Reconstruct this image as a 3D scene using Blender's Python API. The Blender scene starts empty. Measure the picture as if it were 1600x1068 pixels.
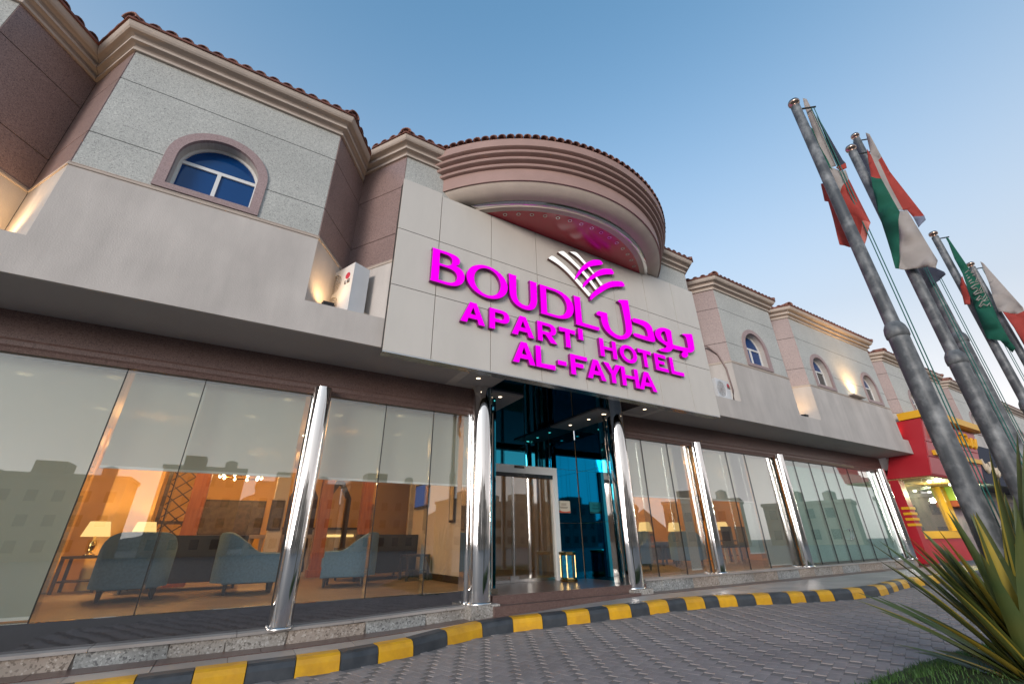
import bpy, bmesh, math, random
from mathutils import Vector, Matrix
from mathutils.geometry import tessellate_polygon
random.seed(7)
R = math.radians
scene = bpy.context.scene
COL = scene.collection

# ------------------------------------------------------------------ camera
CAMH = 1.25
YAW, PITCH, ROLL, FPX = R(31.12), R(25.26), R(-0.937), 663.6
cy_, sy_, cp_, sp_ = math.cos(YAW), math.sin(YAW), math.cos(PITCH), math.sin(PITCH)
FWD = Vector((sy_*cp_, cy_*cp_, sp_)); RGT0 = Vector((cy_, -sy_, 0)); UP0 = RGT0.cross(FWD)
RGT = math.cos(ROLL)*RGT0 + math.sin(ROLL)*UP0
UPV = -math.sin(ROLL)*RGT0 + math.cos(ROLL)*UP0
camd = bpy.data.cameras.new('camera'); cam = bpy.data.objects.new('camera', camd); COL.objects.link(cam)
camd.sensor_width = 36; camd.lens = FPX/1600*36; camd.clip_start = .05; camd.clip_end = 3000
m3 = Matrix((RGT, UPV, -FWD)).transposed()
cam.matrix_world = Matrix.Translation((0, 0, CAMH)) @ m3.to_4x4()
scene.camera = cam
CP = Vector((0, 0, CAMH))
def ray(px, py): return RGT*(px-800) - UPV*(py-534) + FWD*FPX
def ony(px, py, y): d = ray(px, py); return CP + d*(y/d.y)
def onz(px, py, z): d = ray(px, py); return CP + d*((z-CAMH)/d.z)

# ------------------------------------------------------------------ light
EXPO = 1.6
SUN_EL = 10.0
SUN_AZ = 232.0     # degrees, sun low behind the camera and to the left
world = bpy.data.worlds.new('World'); scene.world = world; world.use_nodes = True
wn = world.node_tree.nodes; wl = world.node_tree.links; wn.clear()
wo = wn.new('ShaderNodeOutputWorld'); bg = wn.new('ShaderNodeBackground'); sky = wn.new('ShaderNodeTexSky')
sky.sky_type = 'NISHITA'; sky.sun_disc = False; sky.sun_elevation = R(SUN_EL); sky.sun_rotation = R(SUN_AZ)
sky.altitude = 600; sky.air_density = 1.0; sky.dust_density = 0.7; sky.ozone_density = 3.0
bg.inputs['Strength'].default_value = 0.145
# dusk haze: the air pales towards the horizon all round and follows the sky's own brightness towards the afterglow
tcw = wn.new('ShaderNodeTexCoord'); sxyz = wn.new('ShaderNodeSeparateXYZ'); wl.new(tcw.outputs['Generated'], sxyz.inputs[0])
mrw = wn.new('ShaderNodeMapRange'); mrw.interpolation_type = 'SMOOTHERSTEP'
mrw.inputs[1].default_value = .0; mrw.inputs[2].default_value = 1.06; mrw.inputs[3].default_value = 1.0; mrw.inputs[4].default_value = .0
wl.new(sxyz.outputs['Z'], mrw.inputs[0])
lum = wn.new('ShaderNodeRGBToBW'); wl.new(sky.outputs[0], lum.inputs[0])
lr = wn.new('ShaderNodeMapRange'); lr.inputs[1].default_value = 1.8; lr.inputs[2].default_value = 9; lr.inputs[3].default_value = 1.0; lr.inputs[4].default_value = 3.2
wl.new(lum.outputs[0], lr.inputs[0])
pale = wn.new('ShaderNodeMix'); pale.data_type = 'RGBA'; pale.blend_type = 'MULTIPLY'; pale.inputs[0].default_value = 1
pale.inputs[6].default_value = (1.66, 1.58, 1.58, 1); wl.new(lr.outputs[0], pale.inputs[7])
mixw = wn.new('ShaderNodeMix'); mixw.data_type = 'RGBA'
wl.new(mrw.outputs[0], mixw.inputs[0]); tint = wn.new('ShaderNodeMix'); tint.data_type = 'RGBA'; tint.blend_type = 'MULTIPLY'; tint.inputs[0].default_value = 1; tint.inputs[7].default_value = (.95, 1.10, .95, 1)
wl.new(sky.outputs[0], tint.inputs[6]); wl.new(tint.outputs[2], mixw.inputs[6]); wl.new(pale.outputs[2], mixw.inputs[7])
wl.new(mixw.outputs[2], bg.inputs['Color']); wl.new(bg.outputs[0], wo.inputs[0])
sd = bpy.data.lights.new('sun', 'SUN'); sd.energy = 0.7; sd.angle = R(20); sd.color = (1, .92, .86)
so = bpy.data.objects.new('sun', sd); COL.objects.link(so); so.rotation_euler = (R(90-SUN_EL), 0, R(180-SUN_AZ)); so.location = (0, -40, 20)
vs = scene.view_settings; vs.view_transform = 'Standard'; vs.look = 'None'; vs.gamma = 1; vs.use_curve_mapping = False
vs.exposure = EXPO
EM = 1/2**EXPO      # emission that reads as display white

# ------------------------------------------------------------------ materials
def newmat(name):
    m = bpy.data.materials.new(name); m.use_nodes = True
    n = m.node_tree.nodes; l = m.node_tree.links
    return m, n, l, n['Principled BSDF']
def col(c): return (c[0], c[1], c[2], 1)
def simple(name, c, rough=.6, metal=0, spec=None, noise=0, nscale=8, bump=0, bscale=30, c2=None, coords='Object', detail=4, stretch=None, ramp=(.33, .67), stain=0, sscale=(.7, .7, .7)):
    m, n, l, b = newmat(name)
    b.inputs['Roughness'].default_value = rough; b.inputs['Metallic'].default_value = metal
    if spec is not None: b.inputs['Specular IOR Level'].default_value = spec
    tc = n.new('ShaderNodeTexCoord'); src = tc.outputs[coords]
    if stretch:
        mp = n.new('ShaderNodeMapping'); mp.inputs['Scale'].default_value = stretch; l.new(src, mp.inputs[0]); src = mp.outputs[0]
    if noise or c2:
        t = n.new('ShaderNodeTexNoise'); t.inputs['Scale'].default_value = nscale; t.inputs['Detail'].default_value = detail
        l.new(src, t.inputs['Vector'])
        r = n.new('ShaderNodeValToRGB'); r.color_ramp.elements[0].position = ramp[0]; r.color_ramp.elements[1].position = ramp[1]
        c2 = c2 or tuple(v*(1-noise) for v in c)
        r.color_ramp.elements[0].color = col(c2); r.color_ramp.elements[1].color = col(c)
        l.new(t.outputs[0], r.inputs[0]); l.new(r.outputs[0], b.inputs['Base Color'])
    else: b.inputs['Base Color'].default_value = col(c)
    if stain:     # weathering laid out in world space so that neighbouring pieces share it
        ge = n.new('ShaderNodeNewGeometry'); mp2 = n.new('ShaderNodeMapping'); mp2.inputs['Scale'].default_value = sscale; l.new(ge.outputs['Position'], mp2.inputs[0])
        t3 = n.new('ShaderNodeTexNoise'); t3.inputs['Scale'].default_value = 1; t3.inputs['Detail'].default_value = 9; t3.inputs['Roughness'].default_value = .65; l.new(mp2.outputs[0], t3.inputs['Vector'])
        mr = n.new('ShaderNodeMapRange'); mr.inputs[1].default_value = .35; mr.inputs[2].default_value = .62; mr.inputs[3].default_value = 1-stain; mr.inputs[4].default_value = 1
        l.new(t3.outputs[0], mr.inputs[0]); mx = n.new('ShaderNodeMix'); mx.data_type = 'RGBA'; mx.blend_type = 'MULTIPLY'; mx.inputs[0].default_value = 1
        if b.inputs['Base Color'].is_linked: l.new(b.inputs['Base Color'].links[0].from_socket, mx.inputs[6])
        else: mx.inputs[6].default_value = col(c)
        l.new(mr.outputs[0], mx.inputs[7]); l.new(mx.outputs[2], b.inputs['Base Color'])
    if bump:
        t2 = n.new('ShaderNodeTexNoise'); t2.inputs['Scale'].default_value = bscale; t2.inputs['Detail'].default_value = 5
        l.new(src, t2.inputs['Vector'])
        bp = n.new('ShaderNodeBump'); bp.inputs['Strength'].default_value = bump; bp.inputs['Distance'].default_value = .02
        l.new(t2.outputs[0], bp.inputs['Height']); l.new(bp.outputs[0], b.inputs['Normal'])
    return m
def granite(name, c, dark, light, scale=120, rough=.45, stain=.15):
    m, n, l, b = newmat(name); b.inputs['Roughness'].default_value = rough
    tc = n.new('ShaderNodeTexCoord')
    v = n.new('ShaderNodeTexVoronoi'); v.inputs['Scale'].default_value = scale; l.new(tc.outputs['Object'], v.inputs['Vector'])
    sp = n.new('ShaderNodeSeparateColor'); l.new(v.outputs['Color'], sp.inputs[0])
    r = n.new('ShaderNodeValToRGB'); e = r.color_ramp.elements
    e[0].position = 0; e[0].color = col(dark); e[1].position = 1; e[1].color = col(light)
    a = e.new(.3); a.color = col(c); a2 = e.new(.75); a2.color = col(c)
    l.new(sp.outputs[0], r.inputs[0])
    t = n.new('ShaderNodeTexNoise'); t.inputs['Scale'].default_value = 1.3; t.inputs['Detail'].default_value = 6; l.new(tc.outputs['Object'], t.inputs['Vector'])
    mr = n.new('ShaderNodeMapRange'); mr.inputs[1].default_value = .3; mr.inputs[2].default_value = .7; mr.inputs[3].default_value = 1-stain; mr.inputs[4].default_value = 1.0
    l.new(t.outputs[0], mr.inputs[0])
    mx = n.new('ShaderNodeMix'); mx.data_type = 'RGBA'; mx.blend_type = 'MULTIPLY'; mx.inputs[0].default_value = 1
    l.new(r.outputs[0], mx.inputs[6]); l.new(mr.outputs[0], mx.inputs[7]); l.new(mx.outputs[2], b.inputs['Base Color'])
    return m
def emit(name, c, s):
    m, n, l, b = newmat(name); n.remove(b)
    e = n.new('ShaderNodeEmission'); e.inputs[0].default_value = col(c); e.inputs[1].default_value = s
    l.new(e.outputs[0], n['Material Output'].inputs[0]); return m
def glassmat(name, tint=(.93, .95, .93), refl=1.0, ior=1.55, rough=0):
    m, n, l, b = newmat(name); n.remove(b)
    tr = n.new('ShaderNodeBsdfTransparent'); tr.inputs[0].default_value = col(tint)
    gl = n.new('ShaderNodeBsdfGlossy'); gl.inputs['Roughness'].default_value = rough; gl.inputs[0].default_value = (1, 1, 1, 1)
    fr = n.new('ShaderNodeFresnel'); fr.inputs[0].default_value = ior
    mu = n.new('ShaderNodeMath'); mu.operation = 'MULTIPLY'; mu.use_clamp = True; mu.inputs[1].default_value = refl
    l.new(fr.outputs[0], mu.inputs[0])
    mn = n.new('ShaderNodeMath'); mn.operation = 'MINIMUM'; mn.inputs[1].default_value = .34; l.new(mu.outputs[0], mn.inputs[0]); mu = mn
    mx = n.new('ShaderNodeMixShader'); l.new(mu.outputs[0], mx.inputs[0]); l.new(tr.outputs[0], mx.inputs[1]); l.new(gl.outputs[0], mx.inputs[2])
    l.new(mx.outputs[0], n['Material Output'].inputs[0]); return m
def clothmat(name, c, trans):
    m, n, l, b = newmat(name); n.remove(b)
    df = n.new('ShaderNodeBsdfDiffuse'); df.inputs[0].default_value = col(c)
    tl_ = n.new('ShaderNodeBsdfTranslucent'); tl_.inputs[0].default_value = col(c)
    m1 = n.new('ShaderNodeMixShader'); m1.inputs[0].default_value = .28; l.new(df.outputs[0], m1.inputs[1]); l.new(tl_.outputs[0], m1.inputs[2])
    tr = n.new('ShaderNodeBsdfTransparent'); mx = n.new('ShaderNodeMixShader'); mx.inputs[0].default_value = trans
    l.new(m1.outputs[0], mx.inputs[1]); l.new(tr.outputs[0], mx.inputs[2]); l.new(mx.outputs[0], n['Material Output'].inputs[0]); return m

M = {}
M['lgran'] = granite('light_granite', (.475, .465, .42), (.27, .26, .24), (.62, .61, .55), 105)
M['pgran'] = granite('pink_granite', (.29, .195, .175), (.15, .10, .09), (.38, .27, .24), 110, .4)
M['bgran'] = granite('brown_granite', (.15, .092, .078), (.07, .04, .035), (.21, .14, .12), 120, .3)
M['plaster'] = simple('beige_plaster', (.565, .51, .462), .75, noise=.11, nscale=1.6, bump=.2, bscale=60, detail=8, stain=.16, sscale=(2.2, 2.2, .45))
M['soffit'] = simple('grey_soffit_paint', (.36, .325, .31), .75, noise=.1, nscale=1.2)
M['acp'] = simple('cream_cladding', (.62, .57, .505), .42, noise=.03, nscale=.7, stain=.07, sscale=(1.5, 1.5, .5))
M['dark'] = simple('dark_joint', (.05, .045, .04), .8)
M['cornice'] = simple('cornice_paint', (.52, .43, .36), .7, noise=.12, nscale=3, bump=.1)
M['pinkcorn'] = simple('pink_cornice_paint', (.36, .225, .19), .65, noise=.1, nscale=3, bump=.1)
M['tile'] = simple('terracotta', (.25, .085, .055), .75, c2=(.11, .045, .035), nscale=5, bump=.25, bscale=25)
M['tile2'] = simple('terracotta_pale', (.34, .15, .10), .75, c2=(.18, .07, .05), nscale=5, bump=.25, bscale=25)
M['chrome'] = simple('polished_steel', (.80, .78, .76), .045, 1, bump=.04, bscale=2.2, stretch=(3, 3, .35))
M['steel'] = simple('brushed_steel', (.6, .58, .56), .25, 1)
M['red'] = simple('red_lacquer', (.42, .03, .045), .22, spec=.8)
M['white'] = simple('white_paint', (.78, .77, .74), .4)
M['pvc'] = simple('white_pvc', (.72, .71, .68), .35)
M['surround'] = granite('pink_surround', (.36, .25, .235), (.25, .17, .16), (.43, .31, .29), 120, .5)
M['blueglass'] = simple('blue_pane', (.003, .045, .17), .08, spec=.45)
M['darkpane'] = simple('dark_pane', (.03, .03, .035), .08, spec=.8)
m_, n_, l_, b_ = newmat('blue_mirror_glass'); b_.inputs['Base Color'].default_value = (.02, .25, .36, 1); b_.inputs['Metallic'].default_value = 1; b_.inputs['Roughness'].default_value = .02; M['bmirror'] = m_
m_, n_, l_, b_ = newmat('dark_mirror_ceiling'); b_.inputs['Base Color'].default_value = (.02, .05, .085, 1); b_.inputs['Metallic'].default_value = 1; b_.inputs['Roughness'].default_value = .03; M['cmirror'] = m_
M['magenta'] = emit('magenta_light', (1, .0, .93), 1.05*EM)
M['magside'] = simple('magenta_return', (.22, .0, .17), .35)
M['wlight'] = emit('white_sign_light', (1, .97, .93), 1.25*EM)
M['wside'] = simple('white_sign_return', (.16, .08, .07), .5)
M['glass'] = glassmat('clear_glass', refl=2.4)
M['glass_film'] = glassmat('greenish_glass', (.9, .96, .93), 1.5)
M['blackgran'] = simple('mirror_upstand', (.34, .33, .33), .04, 1, bump=.12, bscale=1.6)
M['blind'] = clothmat('grey_blind', (.53, .555, .49), .11)
M['blindw'] = clothmat('pale_blind', (.50, .47, .43), .0)
M['blindg'] = clothmat('pale_green_blind', (.50, .60, .56), .0)
M['film'] = simple('mottled_film', (.46, .55, .50), .6, c2=(.34, .44, .41), nscale=1.1, detail=8, stretch=(1.2, 1, .35))
M['carpet'] = simple('tan_floor', (.27, .19, .12), .5, noise=.2, nscale=3)
M['warmwall'] = simple('warm_wall', (.62, .36, .11), .8, noise=.06, nscale=2)
M['beigewall'] = simple('beige_wall', (.55, .46, .38), .7, noise=.06, nscale=2)
M['ceil'] = simple('lobby_ceiling', (.6, .5, .38), .8)
M['wood'] = simple('orange_wood', (.42, .13, .035), .4, c2=(.28, .075, .02), nscale=4, stretch=(6, 6, .6))
M['darkwood'] = simple('dark_wood', (.05, .028, .018), .4)
M['bluefab'] = simple('blue_fabric', (.15, .265, .40), .85, noise=.2, nscale=30, bump=.1, bscale=200)
M['greyfab'] = simple('dark_grey_fabric', (.055, .045, .045), .85, noise=.2, nscale=30)
M['cushion'] = simple('orange_cushion', (.40, .10, .04), .85)
M['shade'] = emit('lamp_shade_glow', (1, .62, .22), 1.6*EM)
M['bulb'] = emit('bulb_glow', (1, .78, .45), 14*EM)
M['spotw'] = emit('spot_glow', (1, .8, .55), 5*EM)
M['shoplight'] = emit('shop_lamp_glow', (.95, 1, .75), 9*EM)
M['black'] = simple('black_plastic', (.015, .015, .016), .45)
M['screen'] = emit('tv_screen', (.10, .16, .45), .5*EM)
M['art'] = simple('dark_print', (.06, .045, .035), .5, c2=(.16, .11, .07), nscale=9)
M['rubber'] = simple('rubber', (.02, .02, .02), .7)
M['galv'] = simple('galvanised_steel', (.235, .24, .24), .5, .1, c2=(.065, .07, .075), nscale=9, detail=9, bump=.15, bscale=40, stretch=(1, 1, .8), ramp=(.45, .75))
M['finial'] = simple('bronze_finial', (.42, .30, .24), .2, 1)
M['rope'] = simple('green_rope', (.02, .12, .10), .8)
M['fwhite'] = simple('flag_white', (.34, .30, .275), .85, noise=.12, nscale=6)
M['fred'] = simple('flag_red', (.34, .04, .028), .85, noise=.12, nscale=6)
M['fgreen'] = simple('flag_green', (.0, .085, .05), .85, noise=.1, nscale=6)
M['fdark'] = simple('flag_black', (.03, .035, .055), .85)
M['fblue'] = simple('flag_blue_grey', (.16, .18, .25), .85)
M['fpink'] = simple('flag_pale_red', (.55, .16, .13), .85)
M['yellow'] = simple('yellow_kerb_paint', (.74, .39, .008), .5, c2=(.60, .30, .015), nscale=7, bump=.15, bscale=25, detail=8, stain=.2, sscale=(3, 3, 3))
M['kblack'] = simple('black_kerb_paint', (.03, .035, .042), .5, c2=(.055, .06, .066), nscale=7, bump=.15, bscale=25, detail=8)
for i, g in enumerate([(.325, .285, .268), (.312, .272, .256), (.34, .298, .28), (.30, .262, .246)]):
    M['paver%d' % i] = simple('paver_tone_%d' % i, g, .8, noise=.14, nscale=9, bump=.3, bscale=60, coords='Object', detail=8, stain=.2, sscale=(.8, .8, .8))
M['sand'] = simple('joint_sand', (.22, .195, .18), .95, noise=.3, nscale=20)
M['slab'] = simple('pavement_slab_stone', (.40, .36, .33), .42, noise=.15, nscale=2.2, bump=.05, detail=8, stain=.25, sscale=(1.2, 1.2, 1.2))
M['slab2'] = simple('pavement_slab_stone_pale', (.46, .42, .385), .42, noise=.15, nscale=2.2, bump=.05, detail=8, stain=.25, sscale=(1.2, 1.2, 1.2))
M['stone'] = granite('plinth_stone', (.40, .37, .33), (.16, .14, .12), (.6, .57, .53), 60, .7, .45)
M['stone2'] = granite('plinth_stone_grey', (.34, .345, .33), (.14, .14, .14), (.55, .56, .54), 60, .7, .45)
M['stone3'] = granite('plinth_stone_tan', (.42, .35, .29), (.18, .14, .11), (.6, .53, .46), 60, .7, .45)
M['grass'] = simple('lawn_soil', (.03, .055, .012), .95, noise=.4, nscale=20)
M['blade'] = simple('grass_blade', (.045, .11, .02), .7)
M['leaf'] = simple('strap_leaf', (.045, .075, .02), .45, c2=(.095, .10, .022), nscale=3, stretch=(1, 1, 1))
M['leafy'] = simple('strap_leaf_yellow', (.36, .25, .02), .5, c2=(.24, .19, .03), nscale=4)
M['shopred'] = simple('shop_red', (.40, .012, .022), .4)
M['shoppink'] = simple('shop_panel_red', (.46, .11, .12), .4)
M['shopyel'] = simple('shop_yellow', (.70, .36, .01), .45)
M['cream'] = simple('cream_letter', (.55, .45, .33), .5)
M['slat'] = simple('soffit_slat', (.42, .25, .09), .5, c2=(.28, .14, .05), nscale=4, stretch=(.4, 6, 6))
M['shopgreen'] = simple('shop_lime', (.42, .62, .08), .5)
M['shopint'] = simple('shop_inside', (.14, .13, .14), .7, c2=(.30, .22, .24), nscale=2.2, detail=8)
M['urnblue'] = simple('blue_urn_panel', (.01, .10, .20), .15, c2=(.02, .22, .34), nscale=14)
M['gold'] = simple('gold_trim', (.62, .42, .16), .22, 1)
M['notice'] = simple('notice_paper', (.62, .52, .40), .6)
M['noticered'] = simple('notice_red', (.60, .08, .03), .6)
M['ink'] = simple('ink', (.25, .17, .12), .6)
M['lgred'] = simple('badge_red', (.45, .03, .06), .5)
M['acw'] = simple('appliance_white', (.66, .66, .66), .45, noise=.06, nscale=3)
M['townwall'] = simple('town_wall', (.33, .27, .21), .8, noise=.15, nscale=.4)
M['townwall2'] = simple('town_wall_pale', (.42, .37, .31), .8, noise=.15, nscale=.4)
M['hill'] = simple('hill_rock', (.17, .14, .12), .95, noise=.3, nscale=.03)

# ------------------------------------------------------------------ helpers
class MB:
    def __init__(s): s.v = []; s.f = []; s.mi = []
    def add(s, vs, fs, mi=0):
        o = len(s.v); s.v += [tuple(v) for v in vs]
        s.f += [tuple(i+o for i in f) for f in fs]; s.mi += [mi]*len(fs); return s
    def box(s, x0, x1, y0, y1, z0, z1, mi=0):
        v = [(x0,y0,z0),(x1,y0,z0),(x1,y1,z0),(x0,y1,z0),(x0,y0,z1),(x1,y0,z1),(x1,y1,z1),(x0,y1,z1)]
        return s.add(v, [(0,3,2,1),(4,5,6,7),(0,1,5,4),(1,2,6,5),(2,3,7,6),(3,0,4,7)], mi)
    def hexa(s, b, t, mi=0):     # bottom 4, top 4 points (ccw seen from above)
        return s.add(list(b)+list(t), [(3,2,1,0),(4,5,6,7),(0,1,5,4),(1,2,6,5),(2,3,7,6),(3,0,4,7)], mi)
    def prism(s, outer, holes, f0, f1, mi=0, side=None):   # f0,f1: map 2d -> 3d for the front and the back
        polys = [outer]+list(holes or [])
        tri = tessellate_polygon([[Vector((p[0], p[1], 0)) for p in q] for q in polys])
        flat = [p for q in polys for p in q]; n = len(flat)
        s.add([f0(*p) for p in flat]+[f1(*p) for p in flat], [], mi); o = len(s.v)-2*n
        fs = [tuple(t) for t in tri]
        # orient
        out = []
        for a, b, c in fs:
            A, B, C = flat[a], flat[b], flat[c]
            ar = (B[0]-A[0])*(C[1]-A[1])-(B[1]-A[1])*(C[0]-A[0])
            if ar < 0: b, c = c, b
            out.append((a, b, c))
        s.f += [tuple(i+o for i in t) for t in out]; s.mi += [mi]*len(out)
        s.f += [tuple(o+n+i for i in (t[0], t[2], t[1])) for t in out]; s.mi += [mi if side is None else side]*len(out)
        k = 0
        for qi, q in enumerate(polys):
            m = len(q); a2 = sum(q[i][0]*q[(i+1) % m][1]-q[(i+1) % m][0]*q[i][1] for i in range(m))
            for i in range(m):
                a, b = k+i, k+(i+1) % m
                f = (a+o, a+n+o, b+n+o, b+o) if (a2 > 0) == (qi == 0) else (b+o, b+n+o, a+n+o, a+o)
                s.f.append(f); s.mi.append(mi if side is None else side)
            k += m
        return s
    def xz(s, outer, holes, y0, y1, mi=0, side=None):
        return s.prism(outer, holes, lambda a, b: (a, y0, b), lambda a, b: (a, y1, b), mi, side)
    def tube(s, path, rad, n=10, mi=0, cap=True):
        path = [Vector(p) for p in path]; rings = []
        prev = None
        for i, p in enumerate(path):
            d = (path[min(i+1, len(path)-1)]-path[max(i-1, 0)]).normalized()
            u = d.cross(Vector((0, 0, 1)))
            if u.length < 1e-3: u = Vector((1, 0, 0)) if prev is None else prev
            u.normalize(); w = d.cross(u); prev = u
            r = rad[i] if isinstance(rad, (list, tuple)) else rad
            rings.append([p+u*math.cos(2*math.pi*k/n)*r+w*math.sin(2*math.pi*k/n)*r for k in range(n)])
        vs = [v for r in rings for v in r]; fs = []
        for i in range(len(path)-1):
            for k in range(n): fs.append((i*n+k, i*n+(k+1) % n, (i+1)*n+(k+1) % n, (i+1)*n+k))
        if cap: fs += [tuple(range(n))[::-1], tuple((len(path)-1)*n+k for k in range(n))]
        return s.add(vs, fs, mi)
    def lathe(s, prof, c=(0, 0), n=24, mi=0, a0=0, a1=2*math.pi, close=True):
        full = abs(a1-a0-2*math.pi) < 1e-6; m = n if full else n+1
        vs = [(c[0]+r*math.cos(a0+(a1-a0)*k/n), c[1]+r*math.sin(a0+(a1-a0)*k/n), z) for r, z in prof for k in range(m)]
        fs = []
        for i in range(len(prof)-1):
            for k in range(n): fs.append((i*m+k, i*m+(k+1) % m, (i+1)*m+(k+1) % m, (i+1)*m+k))
        if close and full: fs += [tuple(range(m))[::-1], tuple((len(prof)-1)*m+k for k in range(m))]
        return s.add(vs, fs, mi)
    def mesh(s, name, mats, smooth=False, fix=True):
        me = bpy.data.meshes.new(name); me.from_pydata(s.v, [], s.f)
        for m in (mats if isinstance(mats, (list, tuple)) else [mats]): me.materials.append(M[m] if isinstance(m, str) else m)
        me.polygons.foreach_set('material_index', s.mi)
        if smooth: me.polygons.foreach_set('use_smooth', [True]*len(s.f))
        if fix:
            bm = bmesh.new(); bm.from_mesh(me); bmesh.ops.recalc_face_normals(bm, faces=bm.faces); bm.to_mesh(me); bm.free()
        me.update(); return me
    def build(s, name, mats, parent=None, smooth=False, loc=None, rz=0, fix=True, sharp=None):
        me = s.mesh(name, mats, smooth, fix)
        if smooth and sharp: me.set_sharp_from_angle(angle=R(sharp))
        return link(name, me, parent, loc, rz)
def link(name, me, parent=None, loc=None, rz=0):
    o = bpy.data.objects.new(name, me); COL.objects.link(o); o.parent = parent
    if loc is not None: o.location = loc
    if rz: o.rotation_euler = (0, 0, rz)
    return o
def tag(o, label, cat, group=None):
    o['label'] = label; o['category'] = cat
    if group: o['group'] = group
    return o
def thing(name, label, cat, loc=(0, 0, 0), rz=0, group=None):
    return tag(link(name, None, None, loc, rz), label, cat, group)
def struct(o): o['kind'] = 'structure'; return o
def stuff(o): o['kind'] = 'stuff'; return o
def copy_tree(o, parent=None):
    c = o.copy(); COL.objects.link(c); c.parent = parent
    for ch in list(o.children): copy_tree(ch, c)
    return c
def lamp(name, kind, loc, energy, color, parent=None, size=.1, rot=None, spot=None, blend=.6):
    d = bpy.data.lights.new(name, kind); d.energy = energy*EM*2.0; d.color = color
    if kind == 'AREA': d.size = size
    else: d.shadow_soft_size = size
    if kind == 'SPOT': d.spot_size = R(spot or 70); d.spot_blend = blend
    o = bpy.data.objects.new(name, d); COL.objects.link(o); o.parent = parent; o.location = loc
    if rot: o.rotation_euler = rot
    return o
def bez(p0, p1, p2, p3, n=10, first=False):
    r = []
    for i in range(0 if first else 1, n+1):
        t = i/n; a = (1-t)**3; b = 3*t*(1-t)**2; c = 3*t*t*(1-t); d = t**3
        r.append((a*p0[0]+b*p1[0]+c*p2[0]+d*p3[0], a*p0[1]+b*p1[1]+c*p2[1]+d*p3[1]))
    return r
def sst(t): t = min(1, max(0, t)); return t*t*(3-2*t)
def zr(x): return .06+.175*sst((x-.3)/6.5)          # driveway level, rising to the right
def zs(x): return zr(x)+.15                          # pavement level

# ------------------------------------------------------------------ ground
xs = [-400, -150, -60, -20, -8, -4, -2, -1, 0] + [.3+.5*i for i in range(14)] + [7.5, 9, 12, 16, 20, 30, 60, 150, 400]
mb = MB(); vs_ = []
for x in xs:
    for y in (-500, -60, -20, 0, 3, 6.4, 14): vs_.append((x, y, zr(x)-.007))
ny = 7
mb.add(vs_, [(i*ny+j, (i+1)*ny+j, (i+1)*ny+j+1, i*ny+j+1) for i in range(len(xs)-1) for j in range(ny-1)])
road = struct(mb.build('driveway', 'sand', fix=False))

# kerb: real block boundaries
KX = [.366, .80, 1.23, 1.64, 2.06, 2.56, 3.11, 3.56, 3.97, 4.34, 4.70, 5.02, 5.40, 5.75, 6.14, 6.50, 6.89, 7.16, 7.50, 7.86, 8.17, 8.54, 8.84, 9.12, 9.42, 9.90, 10.29, 10.80, 11.26]
KYP = [(-20, 5.7), (.3, 5.68), (1.3, 5.62), (2.06, 5.72), (2.56, 5.90), (3.11, 6.02), (3.56, 5.98), (3.97, 5.86), (4.7, 5.70), (5.4, 5.57), (6.14, 5.49), (6.9, 5.39), (7.5, 5.22), (8.17, 5.02), (8.84, 4.81), (9.42, 4.62), (9.9, 4.53), (10.8, 4.46), (11.26, 4.50)]
def kyf(x):
    for (a, ya), (b, yb) in zip(KYP, KYP[1:]):
        if a <= x <= b: return ya+(yb-ya)*(x-a)/(b-a)
    return KYP[-1][1]
left = []
x = .366
while x > -9: x -= .43; left.append(x)
pts = [(x, kyf(x)) for x in left[::-1]+KX]
nleft = len(left)
pts += [(11.68, 4.57), (12.10, 4.64), (12.52, 4.70), (12.94, 4.74)] + [(12.94+.44*i, 4.76) for i in range(1, 34)]
kerb = struct(link('kerb', None))
def nrm(i):
    a = Vector(pts[max(i-1, 0)]); b = Vector(pts[min(i+1, len(pts)-1)]); d = (b-a).normalized(); return Vector((-d.y, d.x))
KPROF = [(0, -.06), (.015, .09), (.035, .135), (.07, .153), (.20, .156), (.21, -.06)]
for i in range(len(pts)-1):
    secs = []
    for j, sh in ((i, .004), (i+1, -.004)):
        a, b = Vector(pts[i]), Vector(pts[i+1]); d = (b-a).normalized()
        p = Vector(pts[j])+d*sh; n = nrm(j); zb = zr(p.x)
        jit = random.uniform(-.003, .003)
        secs.append([(p.x+n.x*o, p.y+n.y*o, zb+z+jit) for o, z in KPROF])
    m = MB(); k = len(KPROF)
    m.add(secs[0]+secs[1], [(q, q+1, k+q+1, k+q) for q in range(k-1)]+[tuple(range(k))[::-1], tuple(range(k, 2*k))])
    m.build('kerb_block', 'kblack' if (i-nleft) % 2 == 0 else 'yellow', kerb)

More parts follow.
